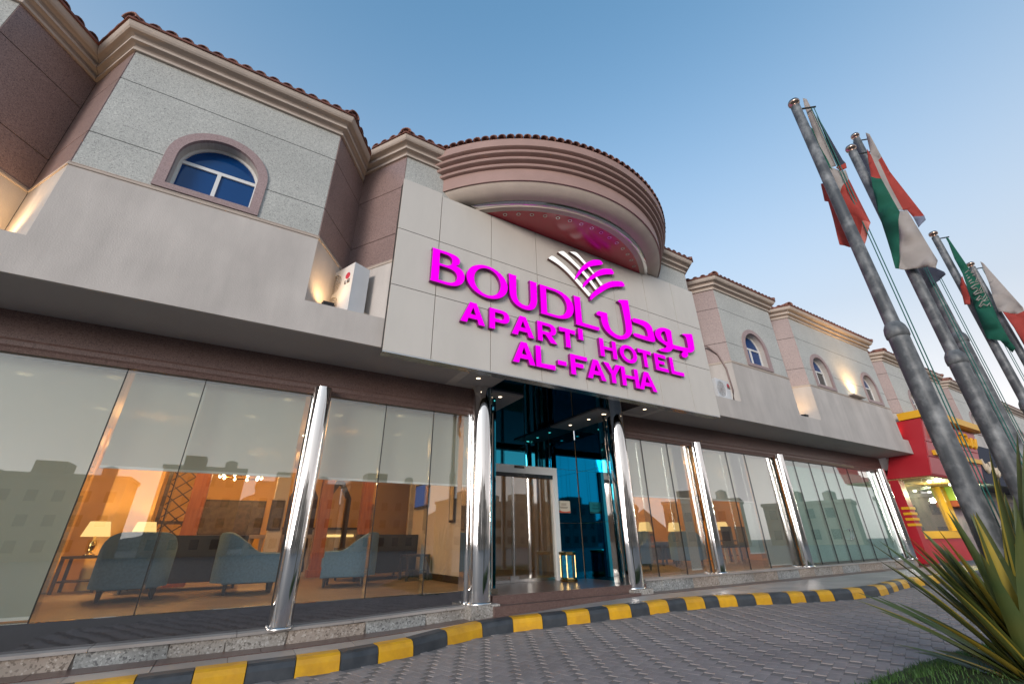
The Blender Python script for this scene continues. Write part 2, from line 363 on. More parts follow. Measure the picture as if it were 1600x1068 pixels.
# pavement slabs between kerb and the granite strip
pave = struct(link('pavement', None))
def kin(x):     # inner edge of the kerb
    best = None
    if x <= 11.2: return kyf(x)+.205
    for (a, ya), (b, yb) in zip(pts, pts[1:]):
        if a <= x <= b and x > 11.2: return ya+(yb-ya)*(x-a)/(b-a)+.23
    return 4.98
mb = MB(); xs2 = [-9+.4*i for i in range(75)]
mb.add([(x, y, zs(x)-.012) for x in xs2 for y in (kin(x)-.03, 6.9)], [(2*i, 2*i+2, 2*i+3, 2*i+1) for i in range(len(xs2)-1)])
mb.build('slab_bedding', 'sand', pave, fix=False)
x = -6.0; i = 0
while x < 20:
    w = .62; a, b = x+.003, x+w-.003
    rows = [(kin, lambda q: 6.2)]
    ya, yb = kin(a)+.004, kin(b)+.004
    tops = [6.19, 6.19]
    if min(tops[0]-ya, tops[1]-yb) > .9:
        mids = [(ya, yb, .5*(ya+6.19)-.003, .5*(yb+6.19)-.003), (.5*(ya+6.19)+.003, .5*(yb+6.19)+.003, 6.19, 6.19)]
    else: mids = [(ya, yb, 6.19, 6.19)]
    for (y0a, y0b, y1a, y1b) in mids:
        j = random.uniform(-.002, .002)
        y1a, y1b = max(y1a, y0a+.02), max(y1b, y0b+.02)
        MB().hexa([(a, y0a, zs(a)-.04), (b, y0b, zs(b)-.04), (b, y1b, zs(b)-.04), (a, y1a, zs(a)-.04)],
                  [(a, y0a, zs(a)+j), (b, y0b, zs(b)+j), (b, y1b, zs(b)+j), (a, y1a, zs(a)+j)]).build('slab', random.choice(['slab', 'slab2', 'slab']), pave)
    x += w
x = -6.0
while x < 20:
    a, b = x+.003, x+.93-.003
    MB().hexa([(a, 6.2, zs(a)-.03), (b, 6.2, zs(b)-.03), (b, 6.56, zs(b)-.03), (a, 6.56, zs(a)-.03)],
              [(a, 6.2, zs(a)+.006), (b, 6.2, zs(b)+.006), (b, 6.56, zs(b)+.006), (a, 6.56, zs(a)+.006)]).build('granite_strip', 'bgran', pave)
    x += .93

# herringbone pavers
pm = []
for k in range(4):
    m = MB(); l2, w2, b = .0982, .0482, .004
    bt = [(-l2, -w2, -.03), (l2, -w2, -.03), (l2, w2, -.03), (-l2, w2, -.03)]
    md = [(-l2, -w2, -.002), (l2, -w2, -.002), (l2, w2, -.002), (-l2, w2, -.002)]
    tp = [(-l2+b, -w2+b, 0), (l2-b, -w2+b, 0), (l2-b, w2-b, 0), (-l2+b, w2-b, 0)]
    m.add(bt+md+tp, [(0,1,5,4),(1,2,6,5),(2,3,7,6),(3,0,4,7),(4,5,9,8),(5,6,10,9),(6,7,11,10),(7,4,8,11),(8,9,10,11)])
    pm.append(m.mesh('paver', 'paver%d' % k))
cells = []
ca, sa = math.cos(R(18)), math.sin(R(18))
for i in range(-120, 160):
    for j in range(-120, 160):
        # herringbone: 2x1 bricks
        t = (i-j) % 4
        if t == 0: c0 = (i*.1+.1, j*.1+.05); rot = 0
        elif t == 2: c0 = (i*.1+.05-0.0, j*.1+.1); rot = math.pi/2
        else: continue
        X = 3+c0[0]*ca-c0[1]*sa; Y = 2.5+c0[0]*sa+c0[1]*ca
        if not (-2.2 < X < 13 and .6 < Y < 6.2): continue
        if Y > (kyf(X) if X < 11.26 else 5.2)-.02: continue
        v = (Vector((X, Y, zr(X)))-CP)
        dz = v.dot(FWD)
        if dz < .4: continue
        u, w = 800+FPX*v.dot(RGT)/dz, 534-FPX*v.dot(UPV)/dz
        vis = -20 < u < 1480 and w < 1085
        cells.append((not vis, v.length, X, Y, rot+R(18)))
cells.sort()
field = MB()
for k, (nv, dist, X, Y, rot) in enumerate(cells):
    q = random.randrange(4); zz = zr(X)+random.uniform(-.0012, .0012)
    if k < 290 and not nv:
        o = link('paver', pm[q], road, (X, Y, zz), rot); sl_ = (zr(X+.05)-zr(X-.05))/.1; o.rotation_euler = (Matrix.Rotation(-math.atan(sl_), 3, 'Y') @ Matrix.Rotation(rot, 3, 'Z')).to_euler()
    else:
        c_, s_ = math.cos(rot), math.sin(rot); tz = random.uniform(-.006, .006); me = pm[q]
        field.add([(X+v.co.x*c_-v.co.y*s_, Y+v.co.x*s_+v.co.y*c_, zr(X+v.co.x*c_-v.co.y*s_)+zz-zr(X)+v.co.z+v.co.y*tz) for v in me.vertices], [tuple(p.vertices) for p in me.polygons], q)
stuff(field.build('paver_field', ['paver0', 'paver1', 'paver2', 'paver3'], road, fix=False))

# ------------------------------------------------------------------ hotel building
hotel = thing('hotel_building', 'two storey hotel with beige parapet, granite bays, tiled roof and glazed ground floor', 'building')
YF = 5.6; ZS = 3.76; ZL = 4.22; ZB = 5.25
# plinths
def plinth(x0, x1, ztop, mats):
    x = x0
    while x < x1-.05:
        w = min(random.uniform(.45, .95), x1-x)
        if x1-(x+w) < .2: w = x1-x
        sl = random.uniform(-.05, .05); a, b = x+.005, x+w-.005; yj = random.uniform(-.006, .006)
        zt = ztop((a+b)/2)
        f = 6.48+yj
        MB().hexa([(a-sl*.5, f, zs(a)-.04), (b+random.uniform(-.03, .03), f, zs(b)-.04), (b, 6.66, zs(b)-.04), (a, 6.66, zs(a)-.04)],
                  [(a+sl*.5, f, zt-.03), (b, f, zt-.03), (b, 6.66, zt-.03), (a, 6.66, zt-.03)]).build('plinth_stone', random.choice(mats), hotel)
        x += w
    x = x0
    while x < x1-.01:
        w = min(1.25, x1-x); a, b = x+.003, x+w-.003
        MB().hexa([(a, 6.445, ztop(a)-.028), (b, 6.445, ztop(b)-.028), (b, 6.66, ztop(b)-.028), (a, 6.66, ztop(a)-.028)],
                  [(a, 6.445, ztop(a)), (b, 6.445, ztop(b)), (b, 6.66, ztop(b)), (a, 6.66, ztop(a))]).build('coping', 'slab', hotel)
        x += w
MB().box(-6, 3.1, 6.497, 6.655, .15, .34).build('plinth_core', 'stone3', hotel); MB().box(6.68, 18.85, 6.497, 6.655, .3, .565).build('plinth_core', 'stone3', hotel)
zl = lambda x: .375+.065*sst((x-.3)/3)
plinth(-6, 3.1, zl, ['stone', 'stone2', 'stone3'])
plinth(6.68, 18.85, lambda x: .60, ['stone', 'stone3', 'stone2'])
MB().box(-6, 3.1, 6.60, 6.64, .30, .612).build('polished_upstand', 'blackgran', hotel)
# soffit, beam, fascia
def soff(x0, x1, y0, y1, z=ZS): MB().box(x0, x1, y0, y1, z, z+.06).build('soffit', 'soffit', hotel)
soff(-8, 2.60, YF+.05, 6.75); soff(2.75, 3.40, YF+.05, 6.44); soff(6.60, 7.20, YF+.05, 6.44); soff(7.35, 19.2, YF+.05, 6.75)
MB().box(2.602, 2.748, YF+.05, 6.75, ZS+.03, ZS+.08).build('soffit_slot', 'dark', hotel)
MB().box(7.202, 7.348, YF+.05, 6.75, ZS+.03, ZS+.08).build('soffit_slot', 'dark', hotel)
def beam(x0, x1):
    prof = [(6.60, ZS), (6.60, 3.43), (6.585, 3.40), (6.585, 3.345), (6.60, 3.32), (6.61, 3.27), (6.80, 3.27), (6.80, ZS)]
    m = MB(); k = len(prof)
    m.add([(x0, y, z) for y, z in prof]+[(x1, y, z) for y, z in prof], [(i, (i+1) % k, k+(i+1) % k, k+i) for i in range(k)]+[tuple(range(k)), tuple(range(k, 2*k))[::-1]])
    m.build('granite_beam', 'bgran', hotel)
beam(-8, 3.15); beam(6.62, 19.15)
BAYS = [(-9.5, -3.62, 7.36), (-2.515, .155, 7.36), (1.25, 8.66, 7.52), (9.77, 12.36, 7.38), (13.47, 18.78, 7.49), (19.85, 25.4, 7.32), (26.5, 32, 7.32), (33.1, 38.4, 7.32), (39.5, 45, 7.32)]
SPX, SPY = .55, .83
m = MB(); m.box(-9.5, 19.2, YF, YF+1.4, ZS+.002, ZL)
for (a, b, zt) in BAYS[:5]:
    m.add([(a-SPX, YF+SPY, ZL), (a, YF, ZL), (b, YF, ZL), (b+SPX, YF+SPY, ZL), (a-SPX, YF+SPY, ZB), (a, YF, ZB), (b, YF, ZB), (b+SPX, YF+SPY, ZB)],
          [(0, 1, 5, 4), (1, 2, 6, 5), (2, 3, 7, 6), (4, 5, 6, 7)])
m.build('parapet_wall', 'plaster', hotel)
m = MB(); m.box(19.7, 46, YF+.3, YF+1.4, 3.4, ZB)
m.build('annex_wall', 'plaster', hotel)

def offset_path(path, o, clip=True):
    P = [Vector(p) for p in path]; out = []
    ds = [(P[i+1]-P[i]).normalized() for i in range(len(P)-1)]; ns = [Vector((d.y, -d.x)) for d in ds]
    for i, p in enumerate(P):
        if i == 0 or i == len(P)-1:
            d, n = (ds[0], ns[0]) if i == 0 else (ds[-1], ns[-1])
            q = p+n*o
            if clip and abs(d.x) > .1: q = q+d*((p.x-q.x)/d.x)
        else:
            n1, n2 = ns[i-1], ns[i]; b = (n1+n2).normalized(); q = p+b*(o/b.dot(n1))
        out.append(q)
    return out
def sweep(mb, path, prof, closed=True):
    k = len(prof); rows = [offset_path(path, o) for o, z in prof]; n = len(path)
    vs = [(rows[j][i].x, rows[j][i].y, prof[j][1]) for i in range(n) for j in range(k)]
    fs = [(i*k+j, i*k+(j+1) % k, (i+1)*k+(j+1) % k, (i+1)*k+j) for i in range(n-1) for j in range(k if closed else k-1)]
    if closed: fs += [tuple(range(k)), tuple((n-1)*k+j for j in range(k))[::-1]]
    mb.add(vs, fs); return mb
def cprof(z):     # three stepped fillets with coves between
    p = [(-.05, z-.012)]
    for k, (o, zz) in enumerate(((.035, z-.012), (.10, z+.092), (.17, z+.196))):
        p += [(o, zz), (o+.004, zz+.034), (o-.034, zz+.040), (o-.030, zz+.066), (o-.012, zz+.088), (o+.03, zz+.1035)] if k < 2 else [(o, zz), (o+.02, zz+.02), (o+.035, zz+.05), (o+.045, zz+.092)]
    return p+[(-.05, z+.288)]
ntile = [0]
# barrel tile mesh (local: +y runs up the roof, origin at the eave end)
tm = MB(); n = 7; rr = .076
ring = lambda y, r, dz: [(r*math.cos(math.pi*k/(n-1)), y, r*math.sin(math.pi*k/(n-1))+dz) for k in range(n)]
A, B, C, D = ring(0, rr, 0), ring(.42, rr*.86, .10), ring(0, rr-.016, 0), ring(.42, rr*.86-.016, .10)
fs = [(k, k+1, n+k+1, n+k) for k in range(n-1)]+[(2*n+k, 3*n+k, 3*n+k+1, 2*n+k+1) for k in range(n-1)]+[(k, 2*n+k, 2*n+k+1, k+1) for k in range(n-1)]
tm.add(A+B+C+D, fs)
TILES = [tm.mesh('roof_tile', 'tile', True), tm.mesh('roof_tile', 'tile', True)]; TILES[1].materials[0] = M['tile2']
hm = MB(); n = 9
ring2 = lambda y, r, dz: [(r*math.cos(math.pi*k/(n-1)), y, r*1.1*math.sin(math.pi*k/(n-1))+dz) for k in range(n)]
hm.add(ring2(-.02, .10, -.02)+ring2(.42, .085, .11)+ring2(-.02, .08, -.02)+ring2(.42, .065, .11), [(k, k+1, n+k+1, n+k) for k in range(n-1)]+[(2*n+k, 3*n+k, 3*n+k+1, 2*n+k+1) for k in range(n-1)]+[(k, 2*n+k, 2*n+k+1, k+1) for k in range(n-1)])
HIP = hm.mesh('hip_tile', 'tile2', True)
def eave(roof, p, q, z, single=True, far=None, step=.178):
    p, q = Vector(p), Vector(q); d = (q-p); L = d.length; d.normalize(); inn = Vector((-d.y, d.x)); rz = math.atan2(d.y, d.x)
    k = max(1, round(L/step))
    for i in range(k):
        c = p+d*(L*(i+.5)/k)
        if far is None:
            o = link('roof_tile', TILES[random.random() < .25], roof, (c.x-inn.x*.02, c.y-inn.y*.02, z+random.uniform(-.006, .006)), rz+random.uniform(-.03, .03)); ntile[0] += 1
        else:
            ca_, sa_ = math.cos(rz), math.sin(rz); me = TILES[0]
            far.add([(c.x+v.co.x*ca_-v.co.y*sa_, c.y+v.co.x*sa_+v.co.y*ca_, z+v.co.z) for v in me.vertices], [tuple(f.vertices) for f in me.polygons])
def arch_pts(cx, hw, z0, zsp, n=18, rz=None):
    rz = rz or hw
    return [(cx-hw, z0), (cx+hw, z0)]+[(cx+hw*math.cos(math.pi*k/n), zsp+rz*math.sin(math.pi*k/n)) for k in range(n+1)]
def window(cx, dark=False, z0=5.30):
    w = link('arched_window', None, hotel)
    hw, zsp = .575, z0+.57
    outer = arch_pts(cx, hw, z0+.004, zsp); inner = arch_pts(cx, hw-.115, z0+.09, zsp)
    # surround ring as outer minus inner
    MB().xz(outer, [inner[::-1]], YF-.022, YF+.03).build('surround', 'surround', w)
    m = MB(); k = len(inner)
    m.add([(x, YF+.028, z) for x, z in inner]+[(x, YF+.27, z) for x, z in inner], [(i, (i+1) % k, k+(i+1) % k, k+i) for i in range(k)])
    m.build('reveal', 'plaster', w, fix=False)
    hi = hw-.115; yg = YF+.17; fw = .035
    fo = arch_pts(cx, hi, z0+.095, zsp); zt = zsp+.06
    top = [p for p in arch_pts(cx, hi-fw, z0, zsp) if p[1] >= zsp-1e-6]
    hA = [(cx-hi+fw, zt+.02)]+[(cx+hi-fw, zt+.02)]+[p for p in top if p[1] > zt+.02]
    hB = [(cx-hi+fw, z0+.14), (cx-.022, z0+.14), (cx-.022, zt-.03), (cx-hi+fw, zt-.03)]
    hC = [(cx+.022, z0+.14), (cx+hi-fw, z0+.14), (cx+hi-fw, zt-.03), (cx+.022, zt-.03)]
    MB().xz(fo, [hA, hB, hC], yg-.02, yg+.03).build('frame', 'pvc', w)
    mats = ['blueglass', 'darkpane' if dark else 'blueglass', 'darkpane' if dark else 'blueglass']
    for h, mt in zip((hA, hB, hC), mats):
        MB().xz(h, None, yg+.004, yg+.012).build('pane', mt, w)
    MB().box(cx+.03, cx+hi-fw-.01, yg-.028, yg-.021, z0+.145, zt-.035).build('sash', 'pvc', w) if False else None
for bi, (a, b, zt) in enumerate(BAYS):
    far = bi >= 5
    bay = link('bay_wall', None, hotel)
    path = [(a-SPX, YF+SPY), (a, YF), (b, YF), (b+SPX, YF+SPY)]
    zb = ZB if bi < 5 else 3.4
    core = [Vector(p) for p in offset_path(path, -.03)]
    MB().add([(p.x, p.y, ZL) for p in core]+[(p.x, p.y, zt+.3) for p in core], [(0, 1, 5, 4), (2, 3, 7, 6), (4, 5, 6, 7)]).build('core', 'dark', bay, fix=False)
    wins = {0: [], 1: [-1.205], 2: [], 3: [11.07], 4: [14.5, 17.75], 5: [21.6, 24.0], 6: [28.2], 7: [35.7], 8: [42]}[bi]
    rows = [(ZB+.035, 5.80), (5.80, 6.80), (6.80, zt+.02)]
    for ri, (z0, z1) in enumerate(rows):
        z0 += .006; z1 -= .006
        for si in (0, 2):
            p, q = Vector(path[si]), Vector(path[si+1]); d = (q-p).normalized(); nn = Vector((d.y, -d.x))
            p2, q2 = (p, q-d*.0) ; i0, i1 = p-nn*.028, q-nn*.028
            if si == 0: i1 = i1
            MB().hexa([(p2.x, p2.y, z0), (q2.x, q2.y, z0), (i1.x, i1.y, z0), (i0.x, i0.y, z0)], [(p2.x, p2.y, z1), (q2.x, q2.y, z1), (i1.x, i1.y, z1), (i0.x, i0.y, z1)]).build('granite_panel', 'pgran', bay)
        # front, split round the windows
        e0, e1 = a+.012, b-.012
        if not wins: MB().box(e0, e1, YF+.001, YF+.03, z0, z1).build('granite_panel', 'lgran', bay); continue
        cuts = [e0]+[(wins[i]+wins[i+1])/2 for i in range(len(wins)-1)]+[e1]
        for wi, cx in enumerate(wins):
            x0, x1 = cuts[wi]+(.0 if wi == 0 else .0), cuts[wi+1]
            hw = .52; zsp = 5.87; zw0 = 5.34
            if z0 > zsp+hw: MB().box(x0, x1, YF+.001, YF+.03, z0, z1).build('granite_panel', 'lgran', bay); continue
            arc = lambda za, zb_: [(cx+hw*math.cos(math.pi*k/24), zsp+hw*math.sin(math.pi*k/24)) for k in range(25)]
            if ri == 0:
                poly = [(x0, z0), (x1, z0), (x1, z1), (cx+hw, z1), (cx+hw, zw0), (cx-hw, zw0), (cx-hw, z1), (x0, z1)]
            else:
                poly = [(x0, z0), (cx-hw, z0)]+[(px_, pz_) for px_, pz_ in arc(0, 0)[::-1]]+[(cx+hw, z0), (x1, z0), (x1, z1), (x0, z1)]
            MB().xz(poly, None, YF+.001, YF+.03).build('granite_panel', 'lgran', bay)
    for cx in wins: window(cx, dark=bi >= 4)
    # thin moulding under the granite
    if bi < 5:
        sweep(MB(), path, [(-.02, ZB-.012), (.012, ZB-.012), (.016, ZB), (.016, ZB+.014), (.004, ZB+.016), (.004, ZB+.026), (.01, ZB+.028), (.01, ZB+.038), (-.02, ZB+.038)]).build('moulding', 'cornice', bay)
    else:
        m = MB(); m.add([(p[0], p[1], 3.4) for p in path]+[(p[0], p[1], ZB+.03) for p in path], [(0, 1, 5, 4), (1, 2, 6, 5), (2, 3, 7, 6)]); m.build('lower_wall', 'plaster', bay, fix=False)
    sweep(MB(), path, cprof(zt)).build('cornice', 'cornice', bay, sharp=None)
    roof = link('roof', None, hotel)
    ep = offset_path(path, .215); zt2 = zt+.30
    m = MB(); inn = offset_path(path, -1.6, False)
    hi = [(ep[i].x, ep[i].y, zt2-.012) for i in range(4)]+[(a-SPX, YF+1.6, zt2+.42), (a+.6, YF+1.6, zt2+.42), (b-.6, YF+1.6, zt2+.42), (b+SPX, YF+1.6, zt2+.42)]
    m.add(hi, [(0, 1, 5, 4), (1, 2, 6, 5), (2, 3, 7, 6)]); m.build('roof_deck', 'tile', roof, fix=False)
    sweep(MB(), path, [(.05, zt+.289), (.236, zt+.289), (.24, zt+.305), (.225, zt+.335), (.05, zt+.37)]).build('pan_tile_course', 'tile', roof)
    farmb = MB() if far else None
    for i in range(3):
        if i == 0 and bi == 0: continue
        if bi == 2 and i == 1:
            eave(roof, ep[1], (2.05, ep[1].y), zt2, step=.185); eave(roof, (7.6, ep[1].y), ep[2], zt2, step=.185); continue
        eave(roof, ep[i], ep[i+1], zt2, far=farmb, step=.178 if bi < 4 else .19)
    if far: stuff(farmb.build('roof_tiles', 'tile', roof, fix=False))
    for i in (1, 2):
        d = Vector((.5 if i == 1 else -.5, .86)); o = link('hip_tile', HIP, roof, (ep[i].x, ep[i].y, zt2+.02), math.atan2(d.y, d.x)-math.pi/2)

# semicircular canopy (drum) over the sign
drum = link('curved_canopy', None, hotel)
CX, CYD = 4.77, 7.74
def arcang(Rr, yl=YF): return math.asin(min(1, (CYD-yl)/Rr))
def dl(name, prof, mat, yl=YF+.02, n=48, closed=True, smooth=True):
    m = MB(); k = len(prof); N = n+1; vs = []
    for r, z in prof:
        a = arcang(r, yl)
        for i in range(N):
            t = math.pi+a+(math.pi-2*a)*i/n
            vs.append((CX+r*math.cos(t), CYD+r*math.sin(t), z))
    fs = [(j*N+i, j*N+i+1, ((j+1) % k)*N+i+1, ((j+1) % k)*N+i) for j in range(k if closed else k-1) for i in range(n)]
    m.add(vs, fs); return m.build(name, mat, drum, smooth=smooth, sharp=35)
z0 = 7.31
dp = [(3.45, z0)]
for k in range(3):
    o, zz = 3.57+.05*k, z0+.115*k
    dp += [(o-.01, zz), (o+.015, zz+.012), (o+.025, zz+.035), (o+.018, zz+.062), (o-.035, zz+.074), (o-.03, zz+.094), (o+.0, zz+.112)]
dp += [(3.70, z0+.345), (3.725, z0+.36), (3.735, z0+.52), (3.45, z0+.52)]
dl('cornice', dp, 'pinkcorn')
dl('frieze', [(3.40, 7.03), (3.53, 7.03), (3.53, 7.309), (3.40, 7.309)], 'pinkcorn')
dl('cove', [(3.20, 6.87), (3.27, 6.865), (3.34, 6.88), (3.40, 6.915), (3.45, 6.96), (3.485, 7.0), (3.50, 7.028), (3.40, 7.028), (3.20, 6.95)], 'cornice')
dl('rim_band', [(3.02, 6.795), (3.12, 6.80), (3.125, 6.93), (3.02, 6.93)], 'cornice')
dl('steel_rim', [(3.127, 6.83), (3.16, 6.835), (3.195, 6.862), (3.198, 6.93), (3.127, 6.93)], 'chrome')
m = MB(); rr = 3.03; a = arcang(rr); N = 40
ring = [(CX+rr*math.cos(math.pi+a+(math.pi-2*a)*i/N), CYD+rr*math.sin(math.pi+a+(math.pi-2*a)*i/N)) for i in range(N+1)]
m.prism(ring, None, lambda p, q: (p, q, 6.80), lambda p, q: (p, q, 6.84)); m.build('red_soffit', 'red', drum)
for i in range(15):
    rr = 2.93; a = arcang(rr, 5.40); t = math.pi+a+(math.pi-2*a)*(i+.5)/15
    MB().lathe([(.028, 6.790), (.038, 6.790), (.038, 6.802), (.0, 6.802)], (CX+rr*math.cos(t), CYD+rr*math.sin(t)), 12, close=False).build('downlight', 'steel', drum)
rr = 3.76; a = arcang(rr, 5.42); N = 44; zc = z0+.535
for i in range(N):
    t = math.pi+a+(math.pi-2*a)*(i+.5)/N
    o = link('roof_tile', TILES[random.random() < .2], drum, (CX+rr*math.cos(t), CYD+rr*math.sin(t), zc), t+math.pi/2)
MB().lathe([(3.74, zc-.02), (2.2, zc+.5)], (CX, CYD), 48, a0=math.pi+.3, a1=2*math.pi-.3, close=False).build('roof_deck', 'tile', drum, fix=False)

# glazing
YG = 6.65
def pane(x0, x1, z0=.612, z1=3.275, mat='glass', y=YG): return MB().box(x0+.004, x1-.004, y, y+.012, z0, z1).build('glass_pane', mat, hotel)
for row in ([-6.0, -3.9, -1.56, -.75, .56], [.80, 1.66, 2.46, 3.1], [6.66, 7.3, 8.13, 8.90], [9.14, 10.3, 11.1, 12.38]):
    for a, b in zip(row, row[1:]): pane(a, b)
    for x in row[1:-1]:
        MB().box(x-.004, x+.004, YG-.006, YG+.02, .612, 3.275).build('glazing_seal', 'rubber', hotel)
        MB().box(x-.006, x+.006, YG+.021, YG+.17, .612, 3.275).build('glass_fin', 'glass', hotel)
    for x in (row[0], row[-1]): MB().box(x-.008, x+.008, YG-.006, YG+.03, .612, 3.275).build('edge_trim', 'rubber', hotel)
    MB().box(row[0], row[-1], YG-.012, YG+.03, .60, .6115).build('sill_channel', 'steel', hotel)
row = [12.64, 13.45, 14.3, 15.05, 15.75, 16.6, 17.6, 18.45]
for a, b in zip(row, row[1:]): pane(a, b, mat='glass_film')
for x in row[1:-1]: MB().box(x-.005, x+.005, YG-.006, YG+.02, .612, 3.275).build('glazing_seal', 'rubber', hotel)
for hx in (15.33, 15.47): 
    h = MB(); h.tube([(hx, YG-.01, 1.18), (hx, YG-.06, 1.20), (hx, YG-.06, 1.45), (hx, YG-.01, 1.47)], .014, 8); h.build('door_pull', 'chrome', hotel, smooth=True)
# columns
def column(x, r, z0, z1, y=6.5, base=False):
    c = link('steel_column', None, hotel)
    MB().lathe([(r, z0), (r, z1)], (x, y), 40).build('shaft', 'chrome', c, smooth=True, sharp=60)
    MB().lathe([(r+.02, z0-.0), (r+.02, z0+.02), (r+.004, z0+.028)], (x, y), 40, close=False).build('base_ring', 'steel', c, smooth=True)
    if base: MB().box(x-r-.05, x+r+.05, y-r-.04, y+r+.06, zs(x)-.03, z0).build('base_block', 'stone', c)
column(.68, .125, zl(.68), 3.34, 6.52); column(9.02, .12, .60, 3.34, 6.54); column(12.51, .125, .60, 3.34, 6.54); column(18.65, .15, .60, 3.34, 6.54)
column(-4.6, .125, zl(-4), 3.34, 6.52)
column(3.28, .185, .45, ZS, 6.5, True); column(6.43, .185, .47, ZS, 6.5, True)
MB().box(3.06, 3.12, 6.56, 6.74, zl(3.1), 3.275).build('steel_pilaster', 'chrome', hotel)
MB().box(6.30, 6.36, 6.72, 6.86, .545, ZS).build('steel_pilaster', 'chrome', hotel)

# entrance
ent = link('entrance', None, hotel)
MB().box(3.46, 6.64, 6.40, 8.2, .30, .54).build('landing', 'bgran', ent)
MB().box(3.40, 6.30, 6.22, 6.399, .30, .425).build('step', 'bgran', ent)
YD = 8.10
MB().box(3.72, 6.62, YD+.02, YD+.06, 2.77, ZS).build('upper_glass', 'bmirror', ent)
for x in (4.45, 5.2, 5.86): MB().box(x-.005, x+.005, YD+.012, YD+.0195, 2.77, ZS).build('glass_joint', 'rubber', ent)
for x0, x1 in ((5.99, 6.30), (6.306, 6.62)):
    for z0, z1 in ((.54, 1.62), (1.626, 2.764)): MB().box(x0, x1, YD+.02, YD+.06, z0, z1).build('blue_glass', 'bmirror', ent)
for i in range(4):
    y0 = 6.86+i*.315
    for z0, z1 in ((.54, 1.62), (1.626, 2.72), (2.726, ZS)): MB().box(6.64, 6.68, y0+.003, y0+.312, z0, z1).build('blue_glass', 'bmirror', ent)
for z0, z1 in ((.54, 2.72), (2.726, ZS)): MB().box(3.66, 3.70, 6.75, 8.12, z0, z1).build('blue_glass', 'bmirror', ent)
MB().box(3.40, 6.60, YF-.06, 6.44, ZS-.014, ZS).build('mirror_ceiling', 'cmirror', ent)
MB().box(4.12, 5.93, 6.4405, 8.12, ZS-.014, ZS).build('mirror_ceiling', 'cmirror', ent)
for x0, x1 in ((3.40, 4.12), (5.93, 6.66)):
    s_ = MB().box(x0, x1, 6.441, 8.12, ZS-.05, ZS-.001).build('ceiling_plate', 'soffit', ent)
for x, y, z in ((2.98, 6.05, ZS), (3.72, 6.62, ZS-.05), (3.62, 7.3, ZS-.05), (6.9, 6.05, ZS), (6.25, 6.62, ZS-.05), (6.25, 7.1, ZS-.05), (6.2, 7.7, ZS-.05)):
    d = MB().lathe([(.0, z-.006), (.036, z-.006)], (x, y), 16, close=False).build('downlight', 'spotw', ent, fix=False)
    MB().lathe([(.036, z-.007), (.05, z-.008), (.052, z+.0)], (x, y), 16, close=False).build('downlight_ring', 'gold', d)
# sliding door
door = link('sliding_door', None, hotel)
m = MB(); m.box(3.72, 5.985, YD-.06, YD+.06, 2.60, 2.765); m.build('header', 'white', door)
MB().box(5.87, 5.985, YD-.06, YD+.06, .54, 2.599).build('jamb', 'white', door); MB().box(3.72, 3.84, YD-.06, YD+.06, .54, 2.599).build('jamb', 'white', door)
MB().box(3.842, 5.868, YD-.05, YD-.01, 2.52, 2.598).build('track', 'black', door)
MB().box(4.86, 5.10, YD-.085, YD-.061, 2.70, 2.75).build('sensor', 'darkwood', door)
for x0, x1, yy in ((3.85, 4.86, YD-.03), (4.80, 5.86, YD+.0)):
    lf = MB().box(x0, x1, yy, yy+.012, .56, 2.52).build('leaf', 'glass', door)
    MB().box(x0, x1, yy-.006, yy+.018, .545, .60).build('bottom_rail', 'steel', lf)
MB().box(4.82, 4.85, YD-.046, YD-.031, .56, 2.52).build('stile', 'steel', door)
MB().box(4.74, 4.93, YD-.05, YD-.032, .56, .66).build('lock_plate', 'steel', door)
# urns and notices
def urn(x, y, label):
    u = thing('ash_urn', label, 'urn', (x, y, .545))
    MB().lathe([(.17, 0), (.175, .03), (.155, .045), (.15, .07)], n=8).build('foot', 'gold', u)
    MB().lathe([(.145, .071), (.145, .459)], n=8).build('body', 'urnblue', u)
    for k in range(8):
        a = 2*math.pi*k/8; MB().box(-.008, .008, -.008, .008, .071, .459).build('rib', 'gold', u, loc=(.146*math.cos(a), .146*math.sin(a), 0), rz=a)
    MB().lathe([(.15, .46), (.175, .48), (.175, .52), (.14, .53)], n=8).build('rim', 'gold', u)
urn(5.86, 7.68, 'octagonal blue and gold urn standing beside the sliding door')
nt = thing('door_notice', 'cream paper notice with red wavy foot on blue glass beside the door', 'notice', (6.18, YD+.012, 1.83))
MB().box(-.175, .175, 0, .004, 0, .25).build('sheet', 'notice', nt)
m = MB(); m.xz([(-.17, .003), (.17, .003), (.17, .04), (.05, .025), (-.06, .03), (-.17, .065)], None, -.003, -.0005); m.build('red_foot', 'noticered', nt)
for z, w in ((.19, .07), (.165, .07), (.12, .11), (.10, .09)): MB().box(-w, w, -.003, -.0005, z-.006, z+.006).build('print_line', 'ink', nt)

# lobby shell
lob = struct(link('lobby_interior', None))
def wall(name, x0, x1, y0, y1, z0, z1, mat): return MB().box(x0, x1, y0, y1, z0, z1).build(name, mat, lob)
wall('lobby_floor', -8, 3.7, 6.68, 15, .45, .605, 'carpet'); wall('lobby_floor', 3.71, 12.6, 8.17, 15, .45, .605, 'carpet'); wall('lobby_floor', 6.7, 12.6, 6.68, 8.169, .45, .605, 'carpet'); wall('lobby_floor', 12.601, 15.2, 7.4, 15, .45, .605, 'carpet'); wall('lobby_ceiling', 12.601, 15.2, 7.4, 15, 3.42, 3.5, 'ceil')
wall('lobby_ceiling', -8, 3.65, 6.81, 15, 3.42, 3.5, 'ceil'); wall('lobby_ceiling', 3.651, 12.6, 8.17, 15, 3.42, 3.5, 'ceil'); wall('lobby_ceiling', 6.69, 12.6, 6.81, 8.169, 3.42, 3.5, 'ceil')
